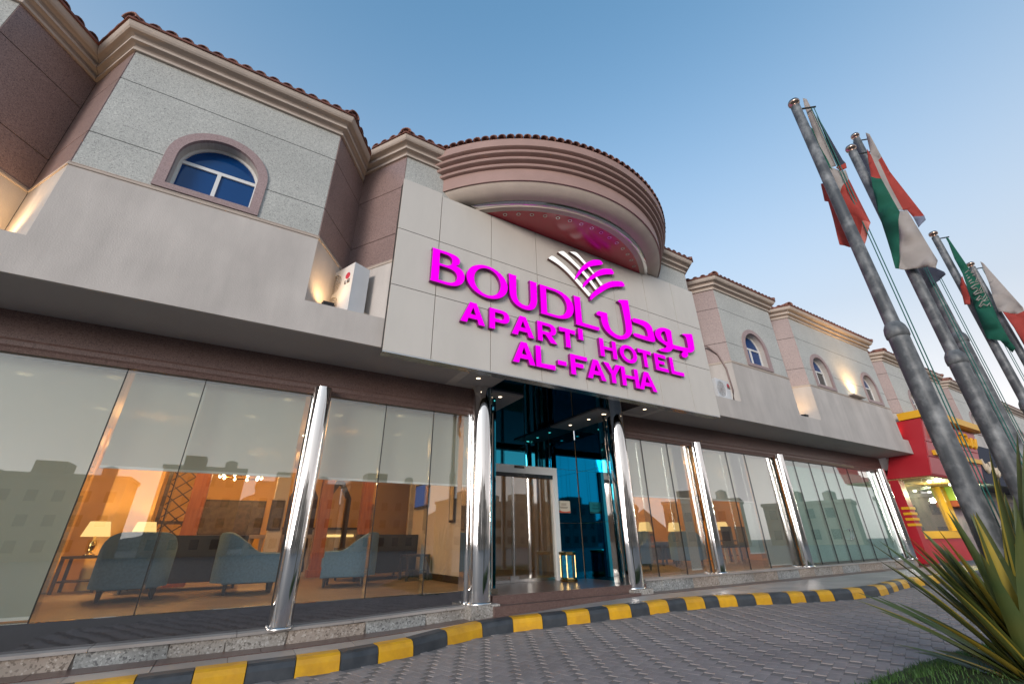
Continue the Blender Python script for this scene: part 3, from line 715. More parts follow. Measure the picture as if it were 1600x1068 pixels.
wall('lobby_wall', -8, 12.6, 15, 15.2, .6, 3.5, 'warmwall'); wall('lobby_wall', -8.2, -8, 6.7, 15.2, .6, 3.5, 'warmwall')
wall('lobby_wall', 3.56, 3.65, 6.76, 10.6, .605, 3.42, 'beigewall'); wall('lobby_wall', 6.69, 6.80, 6.76, 11.19, .605, 3.42, 'beigewall')
wall('lobby_wall', 3.66, 6.8, 11.2, 11.3, .605, 3.42, 'beigewall'); wall('skirting', 3.545, 3.559, 6.76, 10.6, .606, .72, 'darkwood')  # cross wall behind the door is added to block light from the lobby
wall('lobby_wall', 6.81, 15.2, 10.8, 10.95, .605, 3.42, 'warmwall'); wall('lobby_wall', 15.2, 15.3, 7.3, 11, .6, 3.5, 'warmwall')
wall('lobby_wall', -4.4, -2.55, 11.2, 11.35, .605, 3.42, 'warmwall'); wall('lobby_wall', -2.2, -1.45, 11.2, 11.35, .605, 3.42, 'warmwall')
wall('cream_pier', 1.05, 1.35, 11.8, 12.2, 1.5, 3.42, 'beigewall'); wall('cream_pier', .62, .9, 11.8, 12.2, .6, 3.42, 'beigewall')
for x, y in ((-.78, 11.0), (2.55, 11.0), (1.75, 11.9)):
    p = link('wood_pillar', None, lob)
    MB().box(x-.13, x+.13, y-.13, y+.13, .606, 3.42).build('pillar_shaft', 'wood', p); MB().box(x-.17, x+.17, y-.17, y+.17, .606, .75).build('pillar_base', 'wood', p)
# shop interior behind film
shp = struct(link('film_screen', None))
for a, b in zip(row, row[1:]): MB().box(a+.02, b-.02, YG+.05, YG+.06, .66, 3.1+random.uniform(-.05, .05)).build('film_sheet', 'film', shp)
MB().box(12.63, 18.9, YG+.6, YG+.7, .5, 3.5).build('back_sheet', 'beigewall', shp)

# roller blinds
def blind(x0, x1, zb, mat, label):
    b = thing('roller_blind', label, 'blind', ((x0+x1)/2, 6.845, 0), group='roller blinds'); w = (x1-x0)/2
    MB().box(-w, w, -.002, .002, zb+.02, 3.36).build('fabric', mat, b)
    MB().box(-w, w, -.012, .012, zb, zb+.03).build('bottom_bar', 'white', b)
    MB().tube([(-w, 0, 3.39), (w, 0, 3.39)], .03, 10).build('roller', 'white', b)
blind(-3.85, -1.60, .62, 'blind', 'grey roller blind lowered to the floor beside half lowered ones')
blind(-1.52, .50, 2.11, 'blind', 'half lowered grey roller blind above the blue armchairs')
blind(.86, 3.02, 2.11, 'blind', 'half lowered grey roller blind above the black side table')
blind(6.86, 8.86, 2.09, 'blind', 'half lowered grey roller blind right of the entrance door')
blind(8.52, 8.84, .66, 'blindw', 'narrow pale blind lowered full length beside steel column')
blind(9.2, 11.3, 2.09, 'blind', 'half lowered grey blind above yellow lamp and striped chairs')
blind(10.72, 11.32, .92, 'blindg', 'pale green blind hanging nearly to the floor')
blind(11.36, 12.36, .64, 'blind', 'grey blind lowered to the floor next to pale green one')

# furniture
def armchair(loc, rz, label, fab='bluefab'):
    c = thing('armchair', label, 'armchair', loc, rz, 'blue lobby armchairs')
    # local: faces +y
    path = []
    W, Dp = .38, .40
    for k in range(25):
        t = k/24
        if t < .25: p = (-W, Dp-(t/.25)*(Dp+.05)); 
        elif t > .75: p = (W, -.05+((t-.75)/.25)*(Dp+.05))
        else: a = math.pi*(1+(t-.25)/.5); p = (W*math.cos(a), -.05+.36*math.sin(a))
        path.append((p, t))
    m = MB(); vs = []
    for i, (p, t) in enumerate(path):
        q0 = Vector(path[max(i-1, 0)][0]); q1 = Vector(path[min(i+1, 24)][0]); d = (q1-q0).normalized(); nn = Vector((d.y, -d.x))
        s = 1-abs(t-.5)*2; h = .56+.30*sst((s-.25)/.55); th = .055
        P = Vector(p)
        for o, z in ((th, .16), (th*1.15, h-.06), (th*.8, h-.01), (0, h), (-th*.8, h-.01), (-th, h-.06), (-th, .16)): vs.append((P.x+nn.x*o, P.y+nn.y*o, z))
    k = 7; m.add(vs, [(i*k+j, i*k+(j+1) % k, (i+1)*k+(j+1) % k, (i+1)*k+j) for i in range(24) for j in range(k)]+[tuple(range(k)), tuple(24*k+j for j in range(k))[::-1]])
    m.build('tub_back', fab, c, smooth=True, sharp=50)
    MB().box(-.325, .325, -.3, .43, .14, .31).build('seat_base', fab, c)
    m = MB(); m.prism([(-.32, -.28), (.32, -.28), (.33, .40), (.28, .45), (-.28, .45), (-.33, .40)], None, lambda a, b: (a, b, .45), lambda a, b: (a, b, .311)); m.build('seat_cushion', fab, c)
    for sx in (-.29, .29):
        for sy in (-.25, .36): MB().lathe([(.018, 0), (.022, .03), (.032, .14)], (sx, sy), 10).build('leg', 'darkwood', c)
FZ = .606
armchair((-1.15, 8.75, FZ), R(8), 'blue armchair with its rounded back turned to the window')
armchair((.28, 8.75, FZ), R(-90), 'blue armchair seen side on, between grey sofa and steel column')
armchair((1.9, 9.0, FZ), R(75), 'blue armchair facing away from the black side table')
armchair((8.5, 8.5, FZ), R(100), 'blue armchair behind the glass just right of the entrance')
armchair((10.75, 8.7, FZ), R(-60), 'blue armchair under the right hand table lamp with a red cushion')
def sofa(loc, rz, w, label, fab='greyfab'):
    s = thing('sofa', label, 'sofa', loc, rz)
    MB().box(-w, w, -.38, .4, .12, .30).build('base', fab, s)
    m = MB(); m.add([(-w, -.44, .12), (w, -.44, .12), (w, -.28, .12), (-w, -.28, .12), (-w, -.50, .84), (w, -.50, .84), (w, -.36, .84), (-w, -.36, .84)], [(0,3,2,1),(4,5,6,7),(0,1,5,4),(1,2,6,5),(2,3,7,6),(3,0,4,7)]); m.build('back', fab, s)
    for sx in (-1, 1): MB().box(*(sorted((sx*w, sx*(w-.16)))), -.279, .42, .301, .60).build('arm', fab, s)
    for i in range(2): MB().box(-w+.17+i*(w-.17)+.005, -w+.17+(i+1)*(w-.17)-.005, -.277, .41, .301, .44).build('seat_cushion', fab, s)
    for sx in (-w+.08, w-.08):
        for sy in (-.34, .34): MB().lathe([(.02, 0), (.03, .12)], (sx, sy), 8).build('leg', 'darkwood', s)
    for sx in (-.5, .45): MB().box(-.17, .17, -.06, .06, 0, .32).build('cushion', 'cushion', s, loc=(sx*w, -.18, .445), rz=.2*sx)
sofa((-.62, 10.2, FZ), R(0), .85, 'dark grey sofa standing behind the blue armchairs')
sofa((2.75, 10.35, FZ), R(20), .8, 'dark grey sofa with cushions next to the black side table')
sofa((10.75, 10.25, FZ), R(180), .9, 'dark sofa against the orange wall below the table lamps')
def side_table(loc, w, h, label):
    t = thing('side_table', label, 'table', loc)
    MB().box(-w, w, -w, w, h-.04, h).build('table_top', 'darkwood', t)
    for sx in (-1, 1):
        for sy in (-1, 1): MB().box(sx*(w-.025)-.022, sx*(w-.025)+.022, sy*(w-.025)-.022, sy*(w-.025)+.022, 0, h-.041).build('leg', 'darkwood', t)
    MB().box(-w+.05, w-.05, -w+.05, w-.05, .16, .18).build('shelf', 'darkwood', t)
side_table((3.25, 9.35, FZ), .24, .46, 'low black side table by the beige wall under the television')
side_table((-2.1, 10.8, FZ), .28, .55, 'dark side table holding a lamp left of the lattice screen')
side_table((-1.45, 10.85, FZ), .28, .55, 'dark side table holding the brighter lamp beside the lattice screen')
side_table((10.1, 9.5, FZ), .28, .58, 'dark side table under the lamp nearest the entrance')
side_table((11.4, 9.55, FZ), .28, .58, 'dark side table under the middle lamp by the orange wall')
side_table((13.8, 9.6, FZ), .30, .62, 'dark side table under the lamp by the pale green blind')
def table_lamp(loc, label, e=9):
    t = thing('table_lamp', label, 'lamp', loc, group='lit table lamps')
    MB().lathe([(.08, 0), (.085, .02), (.03, .04), (.05, .12), (.055, .18), (.02, .26), (.012, .36)], n=16).build('stand', 'gold', t, smooth=True)
    MB().lathe([(.20, .30), (.14, .54)], n=20, close=False).build('lamp_shade', 'shade', t, smooth=True)
    lamp('lamp_light', 'POINT', (0, 0, .44), e, (1, .58, .22), t, .05)
table_lamp((-2.1, 10.8, FZ+.551), 'lit table lamp left of the lattice screen against the wall')
table_lamp((-1.45, 10.85, FZ+.551), 'bright table lamp right beside the lattice screen')
table_lamp((10.1, 9.5, FZ+.581), 'lit table lamp nearest the entrance, in front of orange wall')
table_lamp((11.4, 9.55, FZ+.581), 'lit table lamp at the middle of the orange wall')
table_lamp((13.8, 9.6, FZ+.621), 'lit table lamp beside the pale green blind')
# lattice screen
ls = thing('lattice_screen', 'dark wooden lattice screen between wall and orange pillar', 'screen', (-1.08, 11.25, FZ))
for x in (-.28, .28): MB().box(x-.03, x+.03, -.03, .03, 0, 2.3).build('stile', 'darkwood', ls)
for z in (.05, 1.1, 2.27): MB().box(-.249, .249, -.025, .025, z-.03, z+.03).build('rail', 'darkwood', ls)
for k in range(9):
    for sgn in (-1, 1):
        zc_ = .25+k*.23
        MB().hexa([(-.24, -.008+.009*sgn, zc_-.2*sgn-.014), (.24, -.008+.009*sgn, zc_+.2*sgn-.014), (.24, .008+.009*sgn, zc_+.2*sgn-.014), (-.24, .008+.009*sgn, zc_-.2*sgn-.014)],
                  [(-.24, -.008+.009*sgn, zc_-.2*sgn+.014), (.24, -.008+.009*sgn, zc_+.2*sgn+.014), (.24, .008+.009*sgn, zc_+.2*sgn+.014), (-.24, .008+.009*sgn, zc_-.2*sgn+.014)]).build('lattice_slat', 'darkwood', ls)
# balustrade
ba = thing('balustrade', 'cream balustrade with turned posts behind the grey sofa', 'balustrade', (.1, 12.4, FZ))
MB().box(-.9, 1.6, -.06, .06, .82, .90).build('rail', 'beigewall', ba); MB().box(-.9, 1.6, -.07, .07, 0, .08).build('base', 'beigewall', ba)
for k in range(12): MB().lathe([(.05, .081), (.03, .16), (.06, .36), (.03, .6), (.05, .819)], (-.8+k*.21, 0), 10).build('baluster', 'beigewall', ba, smooth=True)
# reception counter
rc = thing('reception_counter', 'pale reception counter glowing at the back between dark arches', 'counter', (1.9, 14.0, FZ))
MB().box(-1.1, 1.1, -.3, .3, 0, 1.05).build('front', 'beigewall', rc); MB().box(-1.15, 1.15, -.36, .34, 1.051, 1.1).build('counter_top', 'darkwood', rc)
MB().box(-1.0, 1.0, -.33, -.31, .86, .92).build('light_strip', 'shade', rc)
for x in (1.35, 2.2):
    dv = thing('door_arch', 'dark pointed wooden arch left of the counter' if x < 2 else 'dark pointed wooden arch at the counter middle', 'arch', (x, 12.9, FZ))
    for sx in (-.28, .28): MB().box(sx-.06, sx+.06, -.06, .06, 0, 1.8).build('post', 'darkwood', dv)
    MB().xz([(-.34, 1.801), (-.2, 1.801), (0, 2.15), (.2, 1.801), (.34, 1.801), (0, 2.4)], None, -.06, .06).build('arch_head', 'darkwood', dv)
# pictures, tv
tv = thing('television', 'flat television hung on the beige lobby wall', 'television', (3.53, 9.95, 2.25))
MB().box(-.03, .02, -.42, .42, -.26, .26).build('case', 'black', tv); MB().box(-.036, -.031, -.39, .39, -.22, .23).build('screen', 'screen', tv)
def picture(loc, w, h, label, ax='x'):
    p = thing('framed_picture', label, 'picture', loc)
    if ax == 'x':
        MB().box(-.018, .018, -w, w, -h, h).build('frame', 'darkwood', p); MB().box(-.024, -.0185, -w+.04, w-.04, -h+.04, h-.04).build('print', 'notice', p)
    else:
        MB().box(-w, w, -.018, .018, -h, h).build('frame', 'darkwood', p); MB().box(-w+.04, w-.04, -.024, -.0185, -h+.04, h-.04).build('print', 'art', p)
picture((3.535, 8.2, 1.98), .12, .36, 'narrow framed picture on beige wall near the entrance column')
picture((-.15, 14.97, 2.0), .75, .45, 'wide painting on the back wall of the lobby', 'y')
picture((.72, 11.77, 1.9), .14, .32, 'small dark framed print on cream pier', 'y')
picture((9.9, 10.77, 2.0), .22, .38, 'dark print on the orange wall above the sofa', 'y')
picture((14.6, 10.77, 2.3), .34, .42, 'dark arched print on orange wall behind the lamp', 'y')
# striped chairs at far right
for i, x in enumerate((12.3, 12.95)):
    ch = thing('dining_chair', 'dark dining chair with pale legs left of the pale green blind' if i else 'dark dining chair with pale legs beside steel column', 'chair', (x, 8.7, FZ))
    MB().box(-.22, .22, -.22, .22, .42, .50).build('seat', 'greyfab', ch); MB().box(-.22, .22, -.27, -.221, .42, .98).build('backrest', 'greyfab', ch)
    for sx in (-.19, .19):
        for sy in (-.2, .19): MB().lathe([(.02, 0), (.03, .2), (.022, .419)], (sx, sy), 8).build('leg', 'cream', ch)
# lobby ceiling lights
cl = [(-2.9, 8.0), (-1.9, 7.6), (-1.0, 8.0), (-.2, 9.0), (.3, 7.6), (1.2, 8.2), (2.2, 7.7), (2.6, 9.2), (-2.4, 9.6), (.9, 10.2), (-1.2, 12.2), (0, 13), (1.2, 13.2), (7.5, 7.9), (8.4, 9.0), (9.6, 7.8), (10.4, 9.2), (11.4, 8.3), (4.6, 9.4), (5.2, 11)]
for i, (x, y) in enumerate(cl):
    d = tag(MB().lathe([(0, 3.412), (.06, 3.412), (.075, 3.405), (.08, 3.42)], (x, y), 14, close=False).build('ceiling_downlight', ['bulb']), 'small round recessed downlight glowing in the lobby ceiling', 'downlight', 'lobby ceiling downlights')
chd = thing('chandelier', 'ring chandelier with small glowing bulbs in the lobby', 'chandelier', (-.15, 12.2, 2.75))
m = MB(); m.tube([(.42*math.cos(2*math.pi*k/24), .42*math.sin(2*math.pi*k/24), 0) for k in range(25)], .02, 8); m.build('ring', 'gold', chd)
MB().tube([(0, 0, 0), (0, 0, .66)], .012, 6).build('stem', 'gold', chd)
for k in range(10): MB().lathe([(.0, -.06), (.03, -.03), (.03, .0), (.0, .04)], (.42*math.cos(2*math.pi*k/10), .42*math.sin(2*math.pi*k/10)), 8, close=False).build('bulb', 'bulb', chd)
WARM = (1, .55, .2)
for x, y, z, e in ((-1.6, 9.8, 3.2, 55), (.3, 12.8, 3.1, 60), (1.6, 9.4, 3.2, 40), (-3.4, 13, 3.1, 30), (8.3, 9.4, 3.2, 34), (11.2, 9.2, 3.2, 30), (13.6, 9.0, 3.2, 26), (4.9, 9.8, 3.1, 5)):
    lamp('lobby_fill_light', 'POINT', (x, y, z), e, WARM, lob, .18)  # added warm lamps without fittings, brightening the lobby beside the modelled downlights

# ------------------------------------------------------------------ hotel sign
sign = thing('hotel_sign', 'large cream panelled sign with magenta illuminated letters over the hotel entrance', 'sign')
YS = 5.47
vx = [1.22, 1.92, 2.90, 3.88, 4.86, 5.84, 6.81, 7.77, 8.595]; hz = [3.665, 4.752, 5.80, 6.86]
for i in range(8):
    for j in range(3):
        z1 = hz[j+1]
        if j == 2 and 2.3 < (vx[i]+vx[i+1])/2 < 7.2: z1 = 6.795
        MB().box(vx[i]+.006, vx[i+1]-.006, YS, YS+.03, hz[j]+.006, z1-.006).build('cladding_panel', 'acp', sign)
MB().box(1.225, 8.59, YS+.031, YF-.004, 3.672, 6.79).build('backing', 'dark', sign)
MB().box(1.222, 8.592, YS+.002, YF+.04, 3.652, 3.6705).build('bottom_trim', 'steel', sign)
YL = 5.39
def letter(name, polys, mat=('magenta', 'magside'), y0=YL, y1=None):
    m = MB()
    for outer, holes in polys: m.xz(outer, holes, y0, y1 or YS-.012, 0, 1)
    o = m.build(name, list(mat), sign, fix=False); return o
def sh(p, x, z, k=1, kz=None): return [(x+a*k, z+b*(kz or k)) for a, b in p]
def ell(cx, cz, rx, rz, n=36): return [(cx+rx*math.cos(2*math.pi*i/n), cz+rz*math.sin(2*math.pi*i/n)) for i in range(n)]
# big serif letters
B_o = [(0, 0), (.28, 0)]+bez((.28, 0), (.50, 0), (.585, .12), (.585, .235))+bez((.585, .235), (.585, .33), (.52, .39), (.42, .41))+bez((.42, .41), (.48, .44), (.49, .48), (.49, .515))+bez((.49, .515), (.49, .60), (.40, .625), (.24, .625))+[(0, .625), (.012, .59), (.012, .035)]
B_h1 = [(.135, .365), (.24, .365)]+bez((.24, .365), (.33, .37), (.355, .42), (.355, .465))+bez((.355, .465), (.355, .53), (.31, .57), (.23, .57))+[(.135, .57)]
B_h2 = [(.14, .052), (.26, .052)]+bez((.26, .052), (.40, .052), (.45, .12), (.45, .19))+bez((.45, .19), (.45, .28), (.38, .32), (.26, .322))+[(.14, .322)]
letter('letter_b', [(sh(B_o, 1.785, 4.95), [sh(B_h1, 1.785, 4.95), sh(B_h2, 1.785, 4.95)])])
letter('letter_o', [(ell(2.793, 5.243, .392, .318, 48), [ell(2.793, 5.243, .252, .262, 48)])])
U_o = [(0, .645), (.012, .60)]+[(.018, .30)]+bez((.018, .30), (.018, .10), (.15, 0), (.33, 0))+bez((.33, 0), (.50, 0), (.595, .10), (.595, .30))+[(.595, .60), (.605, .635), (.44, .635), (.455, .60), (.455, .30)]+bez((.455, .30), (.455, .14), (.42, .085), (.33, .085))+bez((.33, .085), (.22, .085), (.16, .15), (.16, .30))+[(.16, .60), (.172, .645)]
letter('letter_u', [(sh(U_o, 3.203, 4.91), None)])
D_o = [(0, 0), (.34, 0)]+bez((.34, 0), (.62, 0), (.77, .14), (.77, .325))+bez((.77, .325), (.77, .50), (.58, .615), (.32, .615))+[(0, .615), (.012, .58), (.012, .035)]
D_h = [(.145, .055), (.32, .055)]+bez((.32, .055), (.51, .055), (.605, .17), (.605, .31))+bez((.605, .31), (.605, .46), (.48, .56), (.30, .56))+[(.145, .56)]
letter('letter_d', [(sh(D_o, 3.862, 4.925), [sh(D_h, 3.862, 4.925)])])
letter('letter_l', [([(4.652, 4.905), (5.215, 4.905), (5.245, 4.985), (4.812, 4.985), (4.812, 5.49), (4.826, 5.535), (4.648, 5.535), (4.662, 5.49), (4.662, 4.94)], None)])
# small capitals
def gA(w, h, s=.112, a=.118):
    k = (w/2-a/2)/h; zc0, zc1 = .22*h, .42*h; ti = h*(w/2-s)/(w/2-s+.0001)*.82
    xi = lambda z: s+(w/2-s)*z/(h*.80)
    out = [(0, 0), (s, 0), (xi(zc0)-.004, zc0), (w-xi(zc0)+.004, zc0), (w-s, 0), (w, 0), (w-.012, .035), (w/2+a/2, h), (w/2-a/2, h), (.012, .035)]
    return [(out, [[(xi(zc1), zc1), (w-xi(zc1), zc1), (w/2, h*.76)]])]
def gP(w, h, s=.102):
    o = [(0, 0), (s, 0), (s, .36*h), (.58*w, .36*h)]+bez((.58*w, .36*h), (.9*w, .36*h), (w, .5*h), (w, .68*h))+bez((w, .68*h), (w, .86*h), (.9*w, h), (.58*w, h))+[(0, h)]
    hh = [(s, .53*h), (.56*w, .53*h)]+bez((.56*w, .53*h), (.68*w, .53*h), (.72*w, .6*h), (.72*w, .68*h))+bez((.72*w, .68*h), (.72*w, .77*h), (.68*w, .83*h), (.56*w, .83*h))+[(s, .83*h)]
    return [(o, [hh])]
def gR(w, h, s=.102):
    o = [(0, 0), (s, 0), (s, .36*h), (.40*w, .36*h), (.66*w, 0), (w, 0), (.70*w, .39*h)]+bez((.70*w, .39*h), (.92*w, .44*h), (.97*w, .55*h), (.97*w, .69*h))+bez((.97*w, .69*h), (.97*w, .86*h), (.88*w, h), (.58*w, h))+[(0, h)]
    return [(o, [gP(w*.97, h, s)[0][1][0]])]
def gT(w, h, s=.102): return [([(w/2-s/2-.008, 0), (w/2+s/2+.008, 0), (w/2+s/2, .03), (w/2+s/2, h*.79), (w-.01, h*.76), (w, h), (0, h), (.01, h*.76), (w/2-s/2, h*.79), (w/2-s/2, .03)], None)]
def gH(w, h, s=.106): return [([(0, 0), (s, 0), (s, .42*h), (w-s, .42*h), (w-s, 0), (w, 0), (w, h), (w-s, h), (w-s, .585*h), (s, .585*h), (s, h), (0, h)], None)]
def gO(w, h): return [(ell(w/2, h/2, w/2, h/2+.004, 36), [ell(w/2, h/2, w/2-.105, h/2-.07, 36)])]
def gE(w, h, s=.104): return [([(0, 0), (w, 0), (w-.01, .215*h), (s, .20*h), (s, .41*h), (w*.76, .41*h), (w*.76, .60*h), (s, .60*h), (s, .80*h), (w-.03, .785*h), (w-.02, h), (0, h)], None)]
def gL(w, h, s=.106): return [([(0, 0), (w-.01, 0), (w, .23*h), (s, .20*h), (s, h), (0, h)], None)]
def gF(w, h, s=.106): return [([(0, 0), (s+.01, 0), (s, .03), (s, .39*h), (w*.74, .39*h), (w*.74, .60*h), (s, .60*h), (s, .80*h), (w-.01, .785*h), (w, h), (0, h)], None)]
def gY(w, h, s=.106): return [([(w/2-s/2, 0), (w/2+s/2, 0), (w/2+s/2, .42*h), (w, h), (w-s-.03, h), (w/2, .60*h), (s+.03, h), (0, h), (w/2-s/2, .42*h)], None)]
def gdash(w, h): return [([(0, 0), (w, 0), (w, h), (0, h)], None)]
def put(name, g, x, z): letter(name, [(sh(o, x, z), [sh(q, x, z) for q in (hs or [])]) for o, hs in g])
H2, H3 = .378, .388; z2, z3 = 4.382, 3.884
for nm, fn, a, b in (('a', gA, 2.325, 2.757), ('p', gP, 2.836, 3.215), ('a', gA, 3.258, 3.702), ('r', gR, 3.776, 4.19), ('t', gT, 4.245, 4.622), ('h', gH, 5.19, 5.615), ('o', gO, 5.70, 6.166), ('t', gT, 6.20, 6.588), ('e', gE, 6.672, 7.048), ('l', gL, 7.13, 7.535)):
    put('letter_'+nm, fn(b-a, H2), a, z2)
put('apostrophe', gdash(.112, .235), 4.688, 4.605)
for nm, fn, a, b in (('a', gA, 3.27, 3.704), ('l', gL, 3.72, 4.122), ('f', gF, 4.453, 4.845), ('a', gA, 4.825, 5.262), ('y', gY, 5.228, 5.680), ('h', gH, 5.665, 6.115), ('a', gA, 6.112, 6.593)):
    put('letter_'+nm, fn(b-a, H3), a, z3)
put('hyphen', gdash(.186, .085), 4.174, 4.007)
# traced shapes on the sign plane
def tr(L, ox, oy, k, y=YL): return [(ony(ox+a*k, oy+b*k, y).x, ony(ox+a*k, oy+b*k, y).z) for a, b in L]
def crsm(L, n=4):     # smooth closed outline
    r = []; N = len(L)
    for i in range(N):
        p0, p1, p2, p3 = [Vector(L[(i+d) % N]) for d in (-1, 0, 1, 2)]
        c1 = (p1-p0).normalized().dot((p2-p1).normalized()) if (p1-p0).length and (p2-p1).length else 1
        c2 = (p2-p1).normalized().dot((p3-p2).normalized()) if (p3-p2).length and (p2-p1).length else 1
        m1 = (p2-p0)/2 if c1 > .6 else (p2-p1)*.6
        m2 = (p3-p1)/2 if c2 > .6 else (p2-p1)*.6
        lim = (p2-p1).length
        m1 = m1.normalized()*min(m1.length, lim) if m1.length else m1; m2 = m2.normalized()*min(m2.length, lim) if m2.length else m2
        for j in range(n):
            t = j/n; r.append(tuple(p1*(2*t**3-3*t*t+1)+m1*(t**3-2*t*t+t)+p2*(-2*t**3+3*t*t)+m2*(t**3-t*t)))
    return r
AR = (920, 450, .1125)
lam = [(425, 160), (545, 165), (570, 320), (595, 480), (605, 570), (595, 630), (545, 690), (470, 712), (390, 700), (290, 640), (215, 555), (180, 470), (165, 390), (120, 372), (103, 345), (135, 318), (255, 345), (262, 400), (275, 480), (310, 570), (370, 630), (430, 655), (480, 650), (510, 620), (515, 580), (505, 480), (470, 300), (445, 215), (400, 180)]
dal = [(597, 440), (620, 413), (700, 430), (800, 465), (870, 530), (895, 600), (925, 725), (912, 745), (880, 745), (760, 712), (640, 668), (614, 630), (650, 622), (740, 650), (820, 670), (815, 620), (790, 560), (750, 525), (680, 490), (620, 470)]
waw = [(920, 610), (950, 565), (1010, 545), (1080, 557), (1140, 590), (1150, 640), (1172, 782), (1300, 815), (1380, 832), (1375, 790), (1352, 690), (1330, 662), (1290, 640), (1310, 632), (1430, 635), (1442, 670), (1465, 800), (1468, 850), (1440, 885), (1390, 895), (1290, 870), (1168, 838), (1150, 865), (1110, 885), (1060, 885), (990, 868), (970, 852), (1010, 836), (1065, 828), (1082, 802), (1040, 772), (970, 722), (930, 665)]
wah = [(1032, 600), (1058, 602), (1074, 650), (1096, 742), (1066, 738), (1028, 700), (1004, 650), (1010, 618)]
dot = [(1335+47*math.cos(2*math.pi*i/20), 920+45*math.sin(2*math.pi*i/20)) for i in range(20)]
letter('arabic_lam', [(tr(crsm(lam), *AR)[::-1], None)]); letter('arabic_dal', [(tr(crsm(dal), *AR)[::-1], None)])
letter('arabic_waw_ba', [(tr(crsm(waw), *AR)[::-1], [tr(crsm(wah), *AR)])]); letter('arabic_dot', [(tr(dot, *AR)[::-1], None)])
EB = (840, 370, .11236)
S1 = [(155, 290), (200, 257), (240, 272), (400, 405), (530, 545), (745, 790), (720, 825), (500, 575), (400, 470), (280, 370)]
S2 = [(290, 207), (365, 195), (480, 300), (610, 430), (720, 550), (832, 710), (808, 730), (690, 575), (575, 445), (430, 310)]
S3 = [(450, 200), (520, 205), (560, 225), (690, 370), (790, 500), (910, 655), (880, 675), (770, 505), (655, 375), (560, 275)]
Q1 = [(513, 592), (530, 545), (600, 430), (680, 360), (770, 320), (870, 325), (910, 370), (890, 385), (830, 395), (740, 410), (660, 455), (590, 520), (530, 592)]
Q2 = [(625, 692), (640, 640), (720, 560), (820, 480), (920, 440), (1030, 445), (1065, 500), (1050, 520), (950, 520), (850, 545), (760, 590), (690, 650), (640, 705)]
Q3 = [(730, 850), (745, 800), (830, 720), (930, 650), (1030, 615), (1150, 615), (1190, 630), (1215, 680), (1190, 690), (1080, 690), (980, 715), (880, 775), (800, 830), (745, 880)]
for q in (S1, S2, S3): letter('emblem_white_stripe', [(tr(crsm(q, 3), *EB)[::-1], None)], ('wlight', 'wside'), YL+.012)
for q in (Q1, Q2, Q3): letter('emblem_magenta_stripe', [(tr(crsm(q, 3), *EB)[::-1], None)])

# ------------------------------------------------------------------ air conditioners, spot lights, conduit
def acunit(name_label, loc, rz, fans=2, w=.68, d=.27, h=.86):
    a = thing('air_conditioner', name_label, 'air conditioner', loc, rz)
    # local front is -y
    holes = [ell(-w*.18, h*.27, .17, .17, 24), ell(-w*.18, h*.73, .17, .17, 24)] if fans == 2 else [ell(-w*.18, h*.5, .20, .20, 24)]
    m = MB(); m.box(-w/2, w/2, -d/2+.02, d/2, .04, h); m.build('casing', 'acw', a)
    MB().xz([(-w/2, .04), (w/2, .04), (w/2, h), (-w/2, h)], [q for q in holes], -d/2, -d/2+.019).build('front_plate', 'acw', a)
    for q in holes:
        cx = sum(p[0] for p in q)/len(q); cz = sum(p[1] for p in q)/len(q)
        g = MB()
        for r in (.04, .08, .12, .16): g.tube([(cx+r*math.cos(2*math.pi*k/20), -d/2+.004, cz+r*math.sin(2*math.pi*k/20)) for k in range(21)], .004, 5)
        for k in range(4): g.tube([(cx-.17*math.cos(math.pi*k/4), -d/2+.008, cz-.17*math.sin(math.pi*k/4)), (cx+.17*math.cos(math.pi*k/4), -d/2+.008, cz+.17*math.sin(math.pi*k/4))], .003, 5)
        g.build('fan_grille', 'soffit', a)
    for x in (-w/2+.1, w/2-.1): MB().box(x-.03, x+.03, -d/2+.02, d/2+.02, 0, .039).build('foot', 'black', a)
    bx = w*.30
    badge = MB().xz(ell(bx, h*.78, .055, .055, 20), None, -d/2-.004, -d/2-.0005).build('badge', 'lgred', a)
    m = MB(); y0, y1 = -d/2-.007, -d/2-.0005; zt = h*.62
    m.xz([(bx-.055, zt), (bx-.01, zt), (bx-.01, zt+.014), (bx-.04, zt+.014), (bx-.04, zt+.065), (bx-.055, zt+.065)], None, y0, y1)
    m.xz([(bx+.065, zt+.06), (bx+.02, zt+.065), (bx+.003, zt+.045), (bx+.003, zt+.02), (bx+.02, zt), (bx+.065, zt), (bx+.065, zt+.036), (bx+.036, zt+.036), (bx+.036, zt+.024), (bx+.05, zt+.024), (bx+.05, zt+.013), (bx+.027, zt+.013), (bx+.018, zt+.024), (bx+.018, zt+.041), (bx+.027, zt+.052), (bx+.062, zt+.047)], None, y0, y1)
    m.build('badge_lettering', 'art', a)
    p = MB(); p.tube([(w/2-.08, d/2, .16), (w/2-.06, d/2+.12, .13), (w/2-.04, d/2+.2, .2), (w/2-.04, d/2+.26, .34)], .02, 8); p.build('pipe', 'cream', a, smooth=True)
    return a
acunit('white twin fan air conditioner on the ledge left of the hotel sign', (.70, 6.07, ZL+.02), math.atan2(-.6, .267), 2)
acunit('white air conditioner on the ledge right of the hotel sign', (9.40, 5.86, ZL+.02), R(4), 1, .66, .27, .50)
cp = tag(MB().tube([(.9, 6.3, 4.75), (1.15, 5.9, 4.82), (1.3, 5.7, 4.85)], .02, 8).build('conduit', 'cream'), 'cream pipe running from the twin fan air conditioner into the sign', 'pipe')
